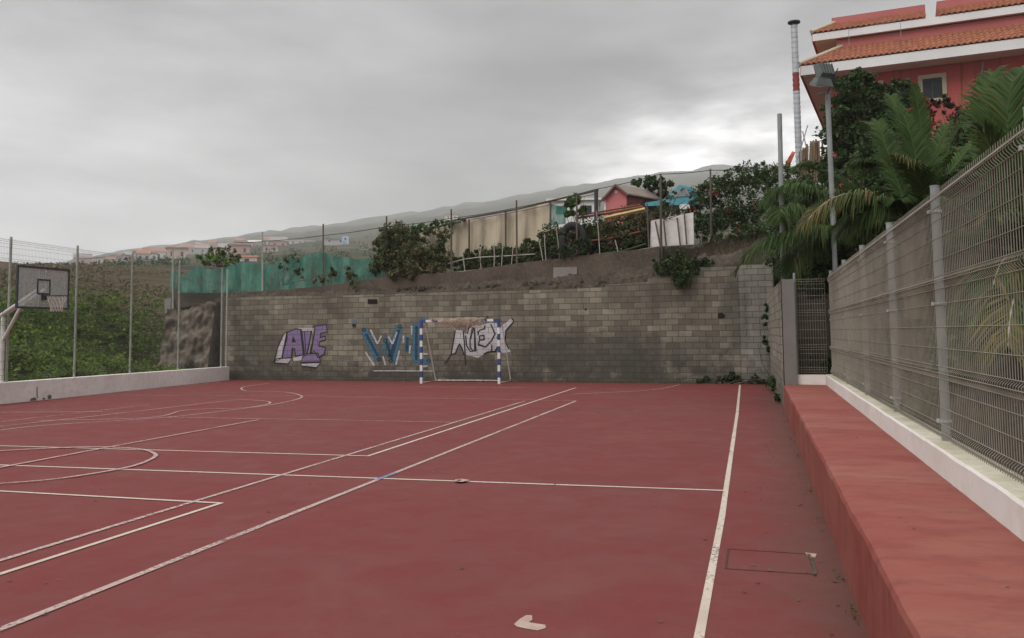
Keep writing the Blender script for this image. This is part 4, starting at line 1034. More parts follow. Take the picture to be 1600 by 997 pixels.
tiles(0, UW, 0, zE, 1.6, 1.0, 'roof_tiles')
mb = MB(); zP = AY(1290, 72, 39.6).z
hbox(mb, 1.35, UW, 1.5, DP-1.2, zE+0.3, zP+0.1); mb.build('parapet', MT['parapet'], house)
# upper tier
z2F = AY(1272, 64, 39.3).z; z2E = z2F+0.27; zT2 = AY(1290, 34, 40.3).z; U2 = (AY(1270, 55, 39.4)-hp(0, 1.3, 0)).dot(hr)
mb = MB(); hbox(mb, U2+1.1, UW, 2.4, DP-2, zE+0.3, z2F+0.02); mb.build('wall', MT['parapet'], house)
mb = MB(); hbox(mb, U2+0.02, UW, 1.32, DP-1, z2F-0.02, z2F+0.02); mb.build('soffit', MT['soffit'], house)
mb = MB(); hbox(mb, U2, UW, 1.28, 1.36, z2F-0.04, z2E); hbox(mb, U2-0.03, U2+0.06, 1.363, DP-1, z2F-0.04, z2E, 1); mb.build('fascia', [MT['fascia'], MT['house_red']], house)
uA = (AY(1446, 20, 39.3)-hp(0, 1.3, 0)).dot(hr); uB = (AY(1464, 18, 39.3)-hp(0, 1.3, 0)).dot(hr)
def tiles2(u0, u1, hip):
    return tiles(u0, u1, 1.3, z2E, 0.9, 0.56, 'roof_tiles', hip)
tiles2(U2, uA, True); tiles2(uB, UW, False)
mb = MB(); hbox(mb, U2+0.75, uA, 2.1, DP-2, z2E+0.2, zT2); hbox(mb, uB, UW, 2.1, DP-2, z2E+0.2, zT2+0.05); mb.build('parapet', MT['parapet'], house)
def hwin(px0, py0, px1, py1):
    vv = OV; p = HP(px0, py0, hp(0, vv, 0), -hd); q = HP(px1, py1, hp(0, vv, 0), -hd)
    u0, u1, z1, z0 = (p-HC).dot(hr), (q-HC).dot(hr), p.z, q.z
    fw = 0.16; mb = MB()
    hbox(mb, u0, u1, vv-0.05, vv-0.003, z1-fw, z1); hbox(mb, u0, u0+fw, vv-0.05, vv-0.003, z0, z1-fw-.002); hbox(mb, u1-fw, u1, vv-0.05, vv-0.003, z0, z1-fw-.002); hbox(mb, u0-.05, u1+.05, vv-0.09, vv-0.003, z0-0.13, z0-.002)
    w_ = mb.build('window', MT['stone_trim'], house)
    mb = MB(); hbox(mb, u0+fw, u1-fw, vv-0.02, vv-0.004, z0, z1-fw-.002); mb.build('pane', MT['glass'], w_)
    mb = MB(); hbox(mb, u0+fw, u1-fw, vv-0.035, vv-0.021, z1-fw-0.14, z1-fw-.004); hbox(mb, (u0+u1)/2-.02, (u0+u1)/2+.02, vv-0.034, vv-0.022, z0, z1-fw-.16); mb.build('frame', MT['dark_frame'], w_)
MT['stain_red'] = pm('rain_stain', (0.27, 0.072, 0.064), (0.40, 0.10, 0.09), 2.0, 0.9, 0.1, stretch=(3, 3, 0.3))
for a, w_, h_ in ((1405, 5, 40), (1422, 3, 25), (1500, 6, 55), (1522, 4, 60), (1560, 5, 45), (1395, 3, 30)):
    q0 = [HP(x_, y_, hp(0, OV-.004, 0), -hd) for x_, y_ in ((a, 108-(a-1405)*.1), (a+w_, 108-(a-1405)*.1), (a+w_*.6, 106+h_), (a+w_*.3, 106+h_))]
    mb = MB(); mb.add(q0[::-1], [(0, 1, 2, 3)]); mb.build('rain_stain', MT['stain_red'], house)
hwin(1434, 119, 1480, 152); hwin(1352, 129, 1382, 170); hwin(1618, 118, 1665, 160)
mb = MB(); q = HP(1536, 97, hp(0, OV-0.1, 0), -hd); q1 = HP(1533, 150, hp(0, OV-0.1, 0), -hd); mb.tube([q, HP(1534, 112, hp(0, OV-.1, 0), -hd), q1], 0.04, 8); mb.tube([q1, q1-UZ*4], 0.035, 8); mb.build('downpipe', MT['galv'], house)
mb = MB()
for a in (1327, 1408): p = HP(a, 71-(a-1327)*0.13, hp(0, 0.8, 0), -hd); mb.tube([p, p+UZ*0.65], 0.012, 5)
p = HP(1327, 47, hp(0, 0.8, 0), -hd); q = HP(1408, 31, hp(0, 0.8, 0), -hd); mb.tube([p, q], 0.008, 5); mb.build('railing', MT['galv'], house)
# terrace parapet edge at the left below the house
# tall steel flue beside it
c0, c1 = AY(1249, 262, 37), AY(1240, 40, 37); fl_ = empty('flue_pipe', (c0.x, 37, 6), 'tall ribbed steel flue with a dark cap and a red band beside the house', 'chimney')
mb = MB(); cpt = lambda t: Vector((c0.x+(c1.x-c0.x)*t*0.35, 37, c0.z-2+(c1.z-c0.z+2)*t))
zr0, zr1 = AY(1244, 143, 37).z, AY(1244, 114, 37).z
tt = [0]; 
def flue_part(z_lo, z_hi, mi):
    k = max(2, int((z_hi-z_lo)/0.10)); lo = cpt(0).z; hi = cpt(1).z
    for i in range(k):
        a_, b_ = cpt((z_lo+(z_hi-z_lo)*i/k-lo)/(hi-lo)), cpt((z_lo+(z_hi-z_lo)*(i+1)/k-lo)/(hi-lo)); r_ = 0.125 if i % 2 else 0.137
        mb.tube([a_, b_], r_, 16, mi, i in (0, k-1))
flue_part(cpt(0).z, zr0, 0); flue_part(zr0, zr1, 1); flue_part(zr1, cpt(1).z, 0)
mb.build('pipe', [MT['steel_flue'], MT['flue_red']], fl_)
tpp = cpt(1.0); mb = MB(); mb.tube([tpp+UZ*0.0, tpp+UZ*0.10], 0.14, 12); mb.tube([tpp+UZ*0.10, tpp+UZ*0.16], 0.25, 18); mb.build('cap', MT['dark_frame'], fl_)

def bush(name, label, blobs, n, size, mat, cat='shrub', group=None, base=None, stems=3, mats2=None, p2=0.0, shell=0.45):
    cs = [Vector(c) for c, r in blobs]
    c0 = cs[0]; bz = base if base is not None else min(c.z-r[2] for (c, r) in blobs)
    e_ = empty(name, (c0.x, c0.y, bz), label, cat, group)
    mb = MB(); foliage(mb, blobs, n, size, 0, 1 if mats2 else None, p2, shell); mb.build('foliage', [mat]+([mats2] if mats2 else []), e_)
    mb = MB()
    for c in cs:
        for k in range(stems):
            q = c+Vector((jit(.4), jit(.3), jit(.2))); b = Vector((c0.x+jit(.25), c0.y+jit(.2), bz)); m_ = b.lerp(q, .5)+Vector((jit(.15), jit(.15), 0))
            mb.tube([b, m_, q], 0.012 if cat in ('vine', 'ivy', 'hedge') else 0.03, 5, r1=0.006)
    mb.build('stem', MT['bark'], e_)
    return e_
def wb(px, py, off, rx, rz, ry=None):
    return (onwall(px, py, off), (rx, ry or rx*0.7, rz))
# ------------------------------------------------------------------ garden above the wall
# green shade netting
mb = MB(); TN = [(266, 424), (277, 422), (288, 432), (304, 414), (330, 421), (352, 418), (372, 410), (410, 412), (425, 414), (445, 402), (470, 403), (490, 395), (505, 394), (530, 402), (560, 405), (590, 402), (606, 412)]
BN = [(266, 457), (340, 458), (412, 455), (470, 450), (505, 447), (560, 440), (606, 433)]
rows = []
for a in np.linspace(266, 606, 70):
    t_ = np.interp(a, *zip(*TN)); b = np.interp(a, *zip(*BN)); row = []
    for k in range(9):
        f = k/8; y = t_+(b-t_)*f; p = onwall(a, y, -0.75 + 0.07*math.sin(a*0.21+f*2)+0.05*math.sin(a*0.53+f)+0.16*noise.noise(Vector((a*0.09, f*1.1, 2)))+jit(.02)); row.append(p)
    rows.append(row)
mb.ribbon(rows); tag(mb.build('shade_net', MT['green_net'], smooth=True), 'torn green shade netting sagging along the left part of the upper wall', 'netting')
# reed tarpaulin
def sheet(TP, BT, off, m, name, label, cat, wav=0.06, n=60):
    mb = MB(); rows = []
    for a in np.linspace(TP[0][0], TP[-1][0], n):
        t_ = np.interp(a, *zip(*TP)); b = np.interp(a, *zip(*BT))
        rows.append([onwall(a, t_+(b-t_)*k/8, off+wav*math.sin(a*0.17+k*0.3)+wav*.5*math.sin(a*0.47)+jit(.008)) for k in range(9)])
    mb.ribbon(rows); return tag(mb.build(name, MT[m], smooth=True), label, cat)
sheet([(706, 348), (760, 340), (807, 330), (830, 322), (859, 317)], [(706, 420), (807, 408), (859, 392)], -2.2, 'tarp', 'tarpaulin', 'tall beige tarpaulin hung on posts behind the upper wall', 'tarpaulin')
sheet([(632, 366), (660, 360), (704, 352)], [(632, 415), (704, 415)], -2.5, 'tarp', 'tarpaulin', 'shorter beige sheet at the left of the tall tarpaulin, half behind vines', 'tarpaulin')
# pergola rails
mb = MB()
for pts in (((640, 366), (705, 349), (720, 347)), ((705, 345), (807, 327), (860, 314), (935, 297))):
    mb.tube([onwall(a, b, -2.0) for a, b in pts], 0.035, 8)
for a, b, c in ((733, 343, 420), (790, 330, 412), (860, 314, 400)): mb.tube([onwall(a, b, -2.02), onwall(a, c, -2.02)], 0.035, 8)
tag(mb.build('pergola_frame', MT['wood']), 'thin pole frame carrying the beige tarpaulin', 'pole frame')
# stakes
stk = [(722, 394, 726.5, 424, ''), (748, 388, 752, 420.5, ''), (772, 380, 772, 418, ''), (787, 345, 783.5, 417, ''), (802, 385, 798.5, 415, ''),
       (842, 375, 849, 408, ''), (850.5, 365, 853.5, 408.5, ''), (869, 355, 875, 406, ''), (932, 330, 937.5, 398, ''), (961, 375, 967, 396, ''), (758, 360, 750, 395, '')]
for i, (a, b, c, d, _) in enumerate(stk):
    mb = MB(); mb.tube([onwall(c, d+3, -0.75), onwall((a+c)/2+jit(.6), (b+d)/2, -0.75), onwall(a, b, -0.75)], 0.016, 6)
    tag(mb.build('vine_stake', MT['stake']), 'thin pale cane stake stuck upright among the plants on the upper wall', 'stake', 'cane stakes on the upper wall')
mb = MB(); mb.tube([onwall(a, b, -0.78) for a, b in ((700, 412), (725, 405), (750, 402), (790, 400), (836, 397))], 0.02, 6); tag(mb.build('bent_cane', MT['stake']), 'long pale cane lying bowed across the stakes below the tarpaulin', 'cane')
bush('shrub', 'low dark scrub growing over the foot of the old tyre', [wb(893, 390, -0.52, .55, .30), wb(874, 394, -.52, .4, .25), wb(905, 384, -.55, .3, .3)], 800, .085, MT['leaf_dark'], group='shrubs along the upper wall')
sheet([(861, 319), (884, 324)], [(861, 352), (884, 350)], -2.0, 'green_net', 'shade_net', 'small scrap of teal netting between the tarpaulin and the light green fig', 'netting', n=12)
# pink hut
hY = 34.0; hut = empty('pink_hut', AY(975, 335, hY), 'small pink hut with a grey gabled roof on the terrace behind the upper wall', 'hut')
def hq(a, b, dy=0): return AY(a, b, hY+dy)
L0, L1, Rr1, R0, AP = hq(944, 334), hq(944, 311), hq(979, 304), hq(979, 328), hq(962, 291)
D_ = Vector((1.25, 2.2, 0))
mb = MB(); lowz = 5.0
f = [Vector((L0.x, L0.y, lowz)), Vector((R0.x, R0.y, lowz)), Rr1, AP, L1]; mb.add(f, [(0, 1, 2, 3, 4)])
mb.add([f[0], f[4], f[4]+D_, f[0]+D_], [(0, 1, 2, 3)]); mb.add([f[1], f[1]+D_, f[2]+D_, f[2]], [(0, 1, 2, 3)], 1); mb.add([p+D_ for p in f[::-1]], [(0, 1, 2, 3, 4)])
hw_ = mb.build('wall', [MT['pink'], MT['hut_brown']], hut)
mb = MB(); o = Vector((0, -0.14, 0)); e1 = (L1-AP)*0.22; e2 = (Rr1-AP)*0.14; th = Vector((0, 0, 0.06))
for ed, ex in ((L1, e1), (Rr1, e2)):
    mb.slab([AP+o+UZ*.02, ed+ex+o+UZ*.02, ed+ex+D_*1.06+UZ*.02, AP+D_*1.06+UZ*.02], th)
mb.build('roof', MT['hut_roof'], hut)
mb = MB()
for ed, ex in ((L1, e1), (Rr1, e2)):
    mb.slab([AP+o*1.15+UZ*.05, ed+ex+o*1.15+UZ*.05, ed+ex+o*1.15-UZ*.04, AP+o*1.15-UZ*.04], (0, .03, 0))
mb.build('bargeboard', MT['hut_brown'], hut)
mb = MB(); c = AP+Vector((0.0, -0.012, -0.22)); mb.slab([c+Vector((0.07*math.cos(t), 0, 0.07*math.sin(t))) for t in np.linspace(0, 2*math.pi, 9)[:-1]], (0, .008, 0)); mb.build('vent', MT['white_paint'], hut)
mb = MB(); mb.slab([hq(944, 334, -.02), hq(946.5, 334, -.02), hq(946.5, 312, -.02), hq(944, 312, -.02)], (0, .01, 0)); mb.build('corner_trim', MT['fascia'], hut)
mb = MB(); c = (f[1]+f[2])*0.5+D_*0.5; n_ = D_.cross(UZ).normalized(); cc = Vector((c.x, c.y, hq(990, 317).z)) + n_*0.015; t2 = D_.normalized()
mb.slab([cc+t2*0.28*math.cos(t)+UZ*0.26*math.sin(t) for t in np.linspace(0, math.pi, 9)]+[cc-t2*0.28-UZ*0.25, cc+t2*0.28-UZ*0.25], n_*0.01); mb.build('arched_window', MT['dark_frame'], hut)
# white house seen behind
def box_house(name, px0, py0, px1, py1, r, mat, label, roofm=None, depth=8, cat='house', group=None, wins=0, gable=False, sink=6):
    a, b = AR(px0, py0, r), AR(px1, py0, r); z1 = AR((px0+px1)/2, py0, r).z; z0 = AR((px0+px1)/2, py1, r).z
    a.z = b.z = 0; t = (b-a); Lh = t.length; t = t/Lh; n_ = Vector((-t.y, t.x, 0))
    if n_.dot(a) < 0: n_ = -n_
    base = (a+b)/2; e_ = empty(name, (base.x, base.y, z0), label, cat, group)
    mb = MB(); mb.hexa([a+UZ*(z0-sink), b+UZ*(z0-sink), b+n_*depth+UZ*(z0-sink), a+n_*depth+UZ*(z0-sink), a+UZ*z1, b+UZ*z1, b+n_*depth+UZ*z1, a+n_*depth+UZ*z1]); mb.build('wall', mat, e_)
    h = z1-z0
    if roofm:
        mb = MB(); o_ = 0.06*Lh
        if gable:
            A0, B0 = a-t*o_-n_*o_+UZ*z1, b+t*o_-n_*o_+UZ*z1; A1, B1 = a-t*o_+n_*(depth+o_)+UZ*z1, b+t*o_+n_*(depth+o_)+UZ*z1; m0, m1 = (A0+A1)/2+UZ*h*0.45, (B0+B1)/2+UZ*h*0.45
            mb.add([A0, B0, m1, m0, A1, B1], [(0, 1, 2, 3), (5, 4, 3, 2), (0, 3, 4), (1, 5, 2), (0, 4, 5, 1)])
        else:
            mb.hexa([a-t*o_-n_*o_+UZ*(z1+.02), b+t*o_-n_*o_+UZ*(z1+.02), b+t*o_+n_*(depth+o_)+UZ*(z1+.02), a-t*o_+n_*(depth+o_)+UZ*(z1+.02), a-t*o_-n_*o_+UZ*(z1+h*.12), b+t*o_-n_*o_+UZ*(z1+h*.12), b+t*o_+n_*(depth+o_)+UZ*(z1+h*.12), a-t*o_+n_*(depth+o_)+UZ*(z1+h*.12)])
        mb.build('roof', roofm, e_)
    for k in range(wins):
        c = a+t*Lh*(k+0.5)/wins+UZ*(z0+h*0.55)-n_*0.03; ww = min(0.7, Lh*0.11); mb = MB()
        mb.slab([c-t*ww-UZ*h*0.2, c+t*ww-UZ*h*0.2, c+t*ww+UZ*h*0.2, c-t*ww+UZ*h*0.2], n_*0.02); mb.build('window', MT['glass'], e_)
    return e_
box_house('white_house', 858, 314, 935, 345, 60, MT['fascia'], 'white house wall behind the garden, at the left of the pink hut', MT['fascia'], 6, wins=2, sink=0.5)
# rusty rail, yellow beam, tyre, white panel wall
def bar(pts, off, r, m, name, label, cat, flat=False):
    mb = MB(); mb.tube([onwall(a, b, off) for a, b in pts], r, 8 if not flat else 4); return tag(mb.build(name, MT[m]), label, cat)
bar(((900, 341), (950, 333), (1005, 323)), -1.5, 0.045, 'rust', 'rusty_pipe', 'rusty pipe rail in front of the pink hut', 'pipe')
bar(((900, 337), (950, 329), (1000, 320)), -1.7, 0.03, 'rust', 'rusty_pipe', 'thinner rusty pipe just above the first rusty rail', 'pipe')
bar(((945, 341), (990, 331), (1008, 327)), -1.2, 0.07, 'yellow', 'yellow_beam', 'faded yellow beam sloping below the rusty rails', 'beam', True)
bar(((911, 378), (955, 372), (1000, 362)), -1.0, 0.03, 'rust', 'rusty_pipe', 'dull red pipe low among the shrubs under the yellow beam', 'pipe')
bar(((930, 398), (975, 392), (1010, 381)), -0.9, 0.035, 'leaf_mid', 'green_pipe', 'thin green pipe lying along the top of the upper wall', 'pipe')
bar(((931.5, 296, ), (931.5, 345)), -1.3, 0.07, 'dark_frame', 'dark_post', 'short thick dark post left of the pink hut', 'post')
mb = MB(); c = onwall(895, 374, -0.78); mb.tube([c+Vector((0.36*math.cos(t), 0, 0.48*math.sin(t))) for t in np.linspace(0, 2*math.pi, 25)], 0.13, 10, 0, False)
tag(mb.build('tyre', MT['rubber'], smooth=True), 'old black tyre standing upright among the shrubs', 'tyre')
mb = MB(); P = [onwall(a, b, -0.9) for a, b in ((1016, 386), (1084, 382), (1083, 332), (1050, 338), (1017, 345))]; mb.slab(P, -bn*0.15); wp = mb.build('garden_wall', MT['white_wall']); tag(wp, 'stained white panel wall standing on the upper wall below the turquoise truck', 'wall')
for a, b, c, d in ((1024, 346, 1032, 386), (1037, 345, 1041, 384), (1058, 340, 1063, 384), (1069, 332, 1073, 382), (1011, 318, 1014, 388)):
    mb = MB(); mb.tube([onwall(c, d, -0.8), onwall(a, b, -0.8)], 0.028, 6); tag(mb.build('wooden_stake', MT['wood']), 'dark wooden stake leaning against the white panel', 'stake', 'dark stakes along the white panel')
# turquoise truck cab
tk = empty('truck', onwall(1060, 320, -3.2), 'turquoise truck cab half hidden by the red flowering hedge', 'truck')
mb = MB(); off = -3.0
cab = [onwall(a, b, off) for a, b in ((1008, 322), (1094, 319), (1092, 308), (1080, 292), (1061, 289), (1036, 312), (1008, 317))]
mb.slab(cab, -bn*1.5); mb.build('body', MT['turq'], tk)
mb = MB(); mb.slab([onwall(a, b, off+0.02) for a, b in ((1046, 309), (1077, 306), (1074, 295), (1062, 293))], bn*0.01); mb.build('window', MT['lamp_glass'], tk)
mb = MB(); mb.slab([onwall(a, b, off+0.02) for a, b in ((1062, 332), (1078, 332), (1078, 319), (1062, 320))], bn*0.06); mb.build('bumper', MT['white_paint'], tk)
# straw screen beside the flue
mb = MB()
for i in range(34):
    a = 1252+i*1.0; h = np.interp(a, [1252, 1262, 1287], [236, 226, 218])+jit(4); p, q = AY(a, 285, 33+jit(.1)), AY(a+jit(3.5), h, 33+jit(.1)); mb.tube([p, q], 0.03, 5)
tag(mb.build('reed_screen', MT['straw']), 'ragged dry reed screen below the flue pipe', 'screen')
mb = MB()
for pts in (((1254, 205), (1262, 240)), ((1268, 212), (1292, 210)), ((1268, 222), (1292, 219)), ((1246, 250), (1262, 196))): mb.tube([AY(a, b, 33.4) for a, b in pts], 0.02, 5)
tag(mb.build('railing', MT['galv']), 'thin bent metal rail left of the red house, above the reed screen', 'railing')
MT['flag'] = pm('faded_red_cloth', (0.42, 0.05, 0.04), (0.48, 0.28, 0.10), 3, 0.9, 0.1)
mb = MB(); mb.ribbon([[AY(1224, 262, 32.5), AY(1230, 266, 32.6)], [AY(1232, 246, 32.5), AY(1238, 250, 32.5)], [AY(1238, 236, 32.6), AY(1243, 238, 32.5)]]); mb.slab([AY(1224, 262, 32.52), AY(1230, 266, 32.62), AY(1243, 238, 32.52), AY(1238, 236, 32.62)], (0, .02, 0))
tag(mb.build('red_cloth', MT['flag']), 'faded red and yellow cloth hanging beside the bare pole', 'cloth')

# ------------------------------------------------------------------ vegetation
pxm = 1/46.0
# shrub growing out of the wall top
bush('shrub', 'round dark green shrub growing out of the top of the block wall', [wb(1060, 418, 0.05, 0.62, 0.52), wb(1036, 414, -0.1, 0.35, 0.33), wb(1095, 410, -0.15, 0.45, 0.22), wb(1065, 432, 0.15, 0.42, 0.32)], 3400, 0.085, MT['leaf_dark'], base=3.35, stems=3, mats2=MT['leaf_mid'], p2=0.3, shell=0.2)
# vines on the left half of the fence
bush('vine', 'dense mixed green and withered vine over the fence right of the green netting', [wb(622, 380, -0.9, 0.85, 0.75), wb(608, 408, -0.7, 0.6, 0.7), wb(655, 400, -0.8, 0.85, 0.62), wb(640, 424, -0.6, 0.95, 0.32), wb(690, 388, -0.9, 0.42, 0.8), wb(594, 385, -1.0, 0.40, 0.6), wb(680, 415, -0.7, 0.6, 0.4), wb(612, 365, -1.2, 0.5, 0.3), wb(650, 375, -1.6, .5, .4)], 9500, 0.105, MT['leaf_vine'], 'vine', stems=2, mats2=MT['leaf_dry'], p2=0.22, shell=.15)
bush('vine', 'fresh green creeper along the pole rail above the short beige sheet', [wb(625, 366, -1.6, 0.6, 0.22), wb(655, 358, -1.9, 0.6, 0.16), wb(690, 350, -2.0, 0.6, 0.12), wb(720, 345, -2.0, 0.3, 0.07), wb(610, 372, -1.5, .5, .25)], 2600, 0.09, MT['leaf_mid'], 'vine', stems=1, mats2=MT['leaf_bright'], p2=0.35)
bush('vine', 'bare vine climbing over the green netting near its high point', [wb(440, 415, -0.65, 0.28, 0.35), wb(455, 405, -0.65, 0.35, 0.2), wb(470, 425, -0.65, 0.3, 0.35), wb(500, 436, -0.62, 0.5, 0.18)], 620, 0.08, MT['leaf_vine'], 'vine', stems=2, shell=0.2)
bush('vine', 'trailing vine hanging from the netting over the block wall', [wb(548, 432, -0.55, 0.36, 0.4), wb(553, 450, -0.2, 0.16, 0.35), wb(520, 428, -0.6, 0.3, 0.3), wb(585, 418, -0.6, 0.4, 0.35), wb(582, 440, -0.45, 0.14, 0.22)], 1100, 0.08, MT['leaf_vine'], 'vine', stems=2, shell=0.2)
bush('shrub', 'bright green bush behind the left end of the green netting', [(AY(340, 407, 31.5), (0.55, .5, .18)), (AY(325, 402, 31.6), (.45, .4, .16)), (AY(360, 410, 31.5), (.4, .4, .15))], 700, 0.10, MT['leaf_bright'], stems=2)
bush('shrub', 'dark straggling bush above the bright green one', [(AY(345, 395, 33), (0.8, .5, .35)), (AY(372, 402, 33), (.5, .4, .3)), (AY(322, 404, 33), (.4, .4, .3))], 600, 0.10, MT['leaf_vine'], stems=3, shell=0.1)
# low planting along the foot of the tarp
for i, (a, b, rx, rz, m) in enumerate(((722, 410, .45, .30, 'leaf_dark'), (752, 405, .5, .32, 'leaf_mid'), (785, 403, .5, .30, 'leaf_dark'), (812, 398, .5, .36, 'leaf_mid'), (838, 390, .5, .40, 'leaf_dark'), (862, 384, .5, .45, 'leaf_dark'), (880, 392, .45, .35, 'leaf_dark'))):
    bush('shrub', ['low dark shrub just right of the short beige sheet', 'low mid green shrub under the left part of the tall tarpaulin', 'dark low shrub under the middle of the tall tarpaulin', 'mid green shrub under the right part of the tall tarpaulin', 'dark shrub among the paired pale stakes', 'taller dark shrub at the right edge of the tarpaulin', 'dark shrub in front of the old tyre'][i],
         [wb(a, b, -1.1, rx, rz), wb(a+12, b+8, -0.9, rx*.6, rz*.6)], 650, 0.085, MT[m], group='shrubs along the upper wall', mats2=MT['leaf_vine'], p2=0.25)
for i, (a, b, rx, rz, m) in enumerate(((915, 368, .5, .4, 'leaf_dark'), (945, 365, .55, .42, 'leaf_vine'), (975, 360, .5, .45, 'leaf_vine'), (1000, 352, .45, .6, 'leaf_dry'), (930, 385, .7, .3, 'leaf_dark'), (985, 378, .7, .3, 'leaf_dark'))):
    bush('shrub', ['dark shrub right of the old tyre', 'speckled shrub under the left of the yellow beam', 'speckled shrub under the middle of the yellow beam', 'brown withered shrub beside the white panel', 'low dark shrub at the foot of the tall pale stake', 'low dark shrub left of the dark leaning stakes'][i],
         [wb(a, b, -1.2, rx, rz)], 700, 0.085, MT[m], group='shrubs along the upper wall', mats2=MT['leaf_dry'], p2=0.25)
hbk = [wb(a, b, -1.9, .75, rz) for a, b, rz in ((715, 408, .35), (745, 402, .38), (775, 398, .38), (805, 394, .40), (835, 384, .5), (862, 376, .62), (890, 378, .55), (918, 368, .75), (948, 366, .75), (978, 362, .75), (1004, 356, .75), (930, 388, .4), (970, 384, .4), (1000, 376, .4), (880, 394, .35), (850, 398, .3))]
bush('scrub_hedge', 'long dark tangled hedge along the back of the upper wall, below tarpaulin and yellow beam', hbk, 9000, 0.10, MT['leaf_dark'], 'hedge', stems=1, mats2=MT['leaf_vine'], p2=.3, shell=.2)
bush('small_tree', 'slender light green fig tree in front of the white house', [wb(895, 318, -1.4, .42, .32), wb(903, 308, -1.4, .3, .2), wb(888, 333, -1.3, .4, .25), wb(910, 325, -1.4, .3, .25)], 420, 0.15, MT['leaf_bright'], 'tree', base=onwall(900, 390, -1.4).z, stems=2, shell=0.1, mats2=MT['leaf_mid'], p2=.5)
bush('small_tree', 'dark leafy tree right behind the pink hut', [(AY(1015, 290, 36), (.7, .6, .35)), (AY(1030, 300, 36), (.6, .6, .45)), (AY(1000, 285, 36), (.5, .5, .2)), (AY(1040, 290, 36), (.4, .4, .3))], 800, 0.16, MT['leaf_dark'], 'tree', base=5.0, stems=2, mats2=MT['leaf_mid'], p2=.4, shell=.2)
# flowering hedge
hb = [(AY(a, b, Y), (rx, rx*.8, rz)) for a, b, Y, rx, rz in ((1100, 310, 31.5, .8, .6), (1125, 295, 31.5, .9, .65), (1155, 283, 31.5, .9, .6), (1185, 272, 31.5, .8, .55), (1210, 275, 31.8, .7, .6), (1120, 340, 31, .9, .6), (1160, 330, 31, 1.0, .8), (1200, 320, 31, .9, .9), (1100, 358, 30.8, .8, .4), (1085, 330, 31, .4, .45), (1150, 365, 30.7, .9, .35), (1200, 360, 30.5, .8, .6))]
bush('flowering_hedge', 'tall dark hedge with scattered red flowers above the right end of the block wall', hb, 9000, 0.10, MT['leaf_dark'], 'hedge', stems=2, mats2=MT['leaf_mid'], p2=.35, shell=.3)
bush('shrub', 'speckled shrub growing in front of the turquoise truck', [wb(1040, 322, -1.2, .55, .3), wb(1028, 335, -1.0, .5, .25), wb(1058, 330, -1.0, .35, .2), wb(1050, 305, -1.8, .25, .2), wb(1085, 312, -1.2, .3, .4)], 900, .085, MT['leaf_vine'], shell=.1, mats2=MT['leaf_mid'], p2=.5)
hedge = bpy.data.objects['flowering_hedge']
mb = MB()
for a, b in ((1108, 297), (1115, 302), (1120, 300), (1082, 306), (1084, 327), (1075, 325), (1150, 358), (1153, 352), (1151, 362), (1095, 318), (1140, 330), (1178, 322), (1192, 340)):
    mb = MB(); foliage(mb, [(AY(a, b, 30.3), (.10, .08, .10))], 26, 0.06, 0, shell=0.0); mb.build('flower', MT['bloom'], hedge)
bush('cypress_tree', 'thin pointed green shoot rising above the flowering hedge', [(AY(1134, 268, 31.6), (.09, .09, .3))], 90, 0.07, MT['leaf_mid'], 'tree', stems=1, base=AY(1134, 290, 31.6).z)
# dry grass on the bank and wall ledge
def blades(n, fn, h, m, name, label, cat='grass'):
    mb = MB()
    for _ in range(n):
        p = fn(); k = h*random.uniform(.5, 1.4); d = Vector((jit(.5), jit(.5), 1)).normalized(); s_ = Vector((d.y, -d.x, 0.0)).normalized()*0.009 if abs(d.x)+abs(d.y) > 1e-4 else Vector((.009, 0, 0))
        mb.add([p-s_, p+s_, p+d*k+Vector((jit(.1), jit(.1), -0.02))], [(0, 1, 2)])
    return tag(mb.build(name, MT[m], loc=(0, 0, 0)), label, cat, kind='stuff')
def fbank():
    a = random.uniform(1000, 1215); f = random.random(); b = np.interp(a, [1005, 1090, 1160, 1230], [436, 424, 412, 400]); t_ = np.interp(a, [1005, 1085, 1150, 1230], [388, 386, 372, 352])
    return onwall(a, b, -0.3).lerp(AY(a, t_, 31.1), f)
blades(2600, fbank, 0.30, 'leaf_dry', 'dry_grass', 'dry brown grass on the earth bank above the block wall')
def fledge():
    a = random.uniform(380, 1010); return onwall(a, np.interp(a, [380, 775, 945, 1012], [463, 455, 448, 440])+2, -0.33+jit(.08))
blades(900, fledge, 0.14, 'leaf_dry', 'dry_grass', 'thin dry grass along the ledge above the graffiti')
def ffoot():
    a = random.uniform(370, 1200); p = onwall(a, 600, 0.06+abs(random.gauss(0, .07))); p.z = 0.0; return p
blades(1300, ffoot, 0.10, 'leaf_vine', 'weeds', 'short weeds along the foot of the graffitied wall')
bush('weed_clump', 'brown green weed clump at the foot of the wall behind the sideline', [(Vector((-0.7, 28.0, .12)), (.9, .18, .16)), (Vector((-1.5, 28.05, .08)), (.6, .15, .10)), (Vector((0.1, 27.8, .14)), (.45, .2, .18)), (Vector((-.6, 28.0, .3)), (.15, .1, .14))], 1500, 0.07, MT['leaf_vine'], 'weeds', base=0, stems=3, mats2=MT['leaf_dark'], p2=.5, shell=.1)
bush('vine', 'dark creeper in the corner between the two block walls', [(Vector((0.40, 27.6, 1.25)), (.14, .2, .3)), (Vector((0.42, 27.5, 2.0)), (.12, .2, .4)), (Vector((0.46, 24.5, .25)), (.08, 1.6, .2)), (Vector((0.5, 21.0, .12)), (.06, 1.2, .1))], 900, 0.08, MT['leaf_dark'], 'vine', base=0, stems=1, shell=.1)

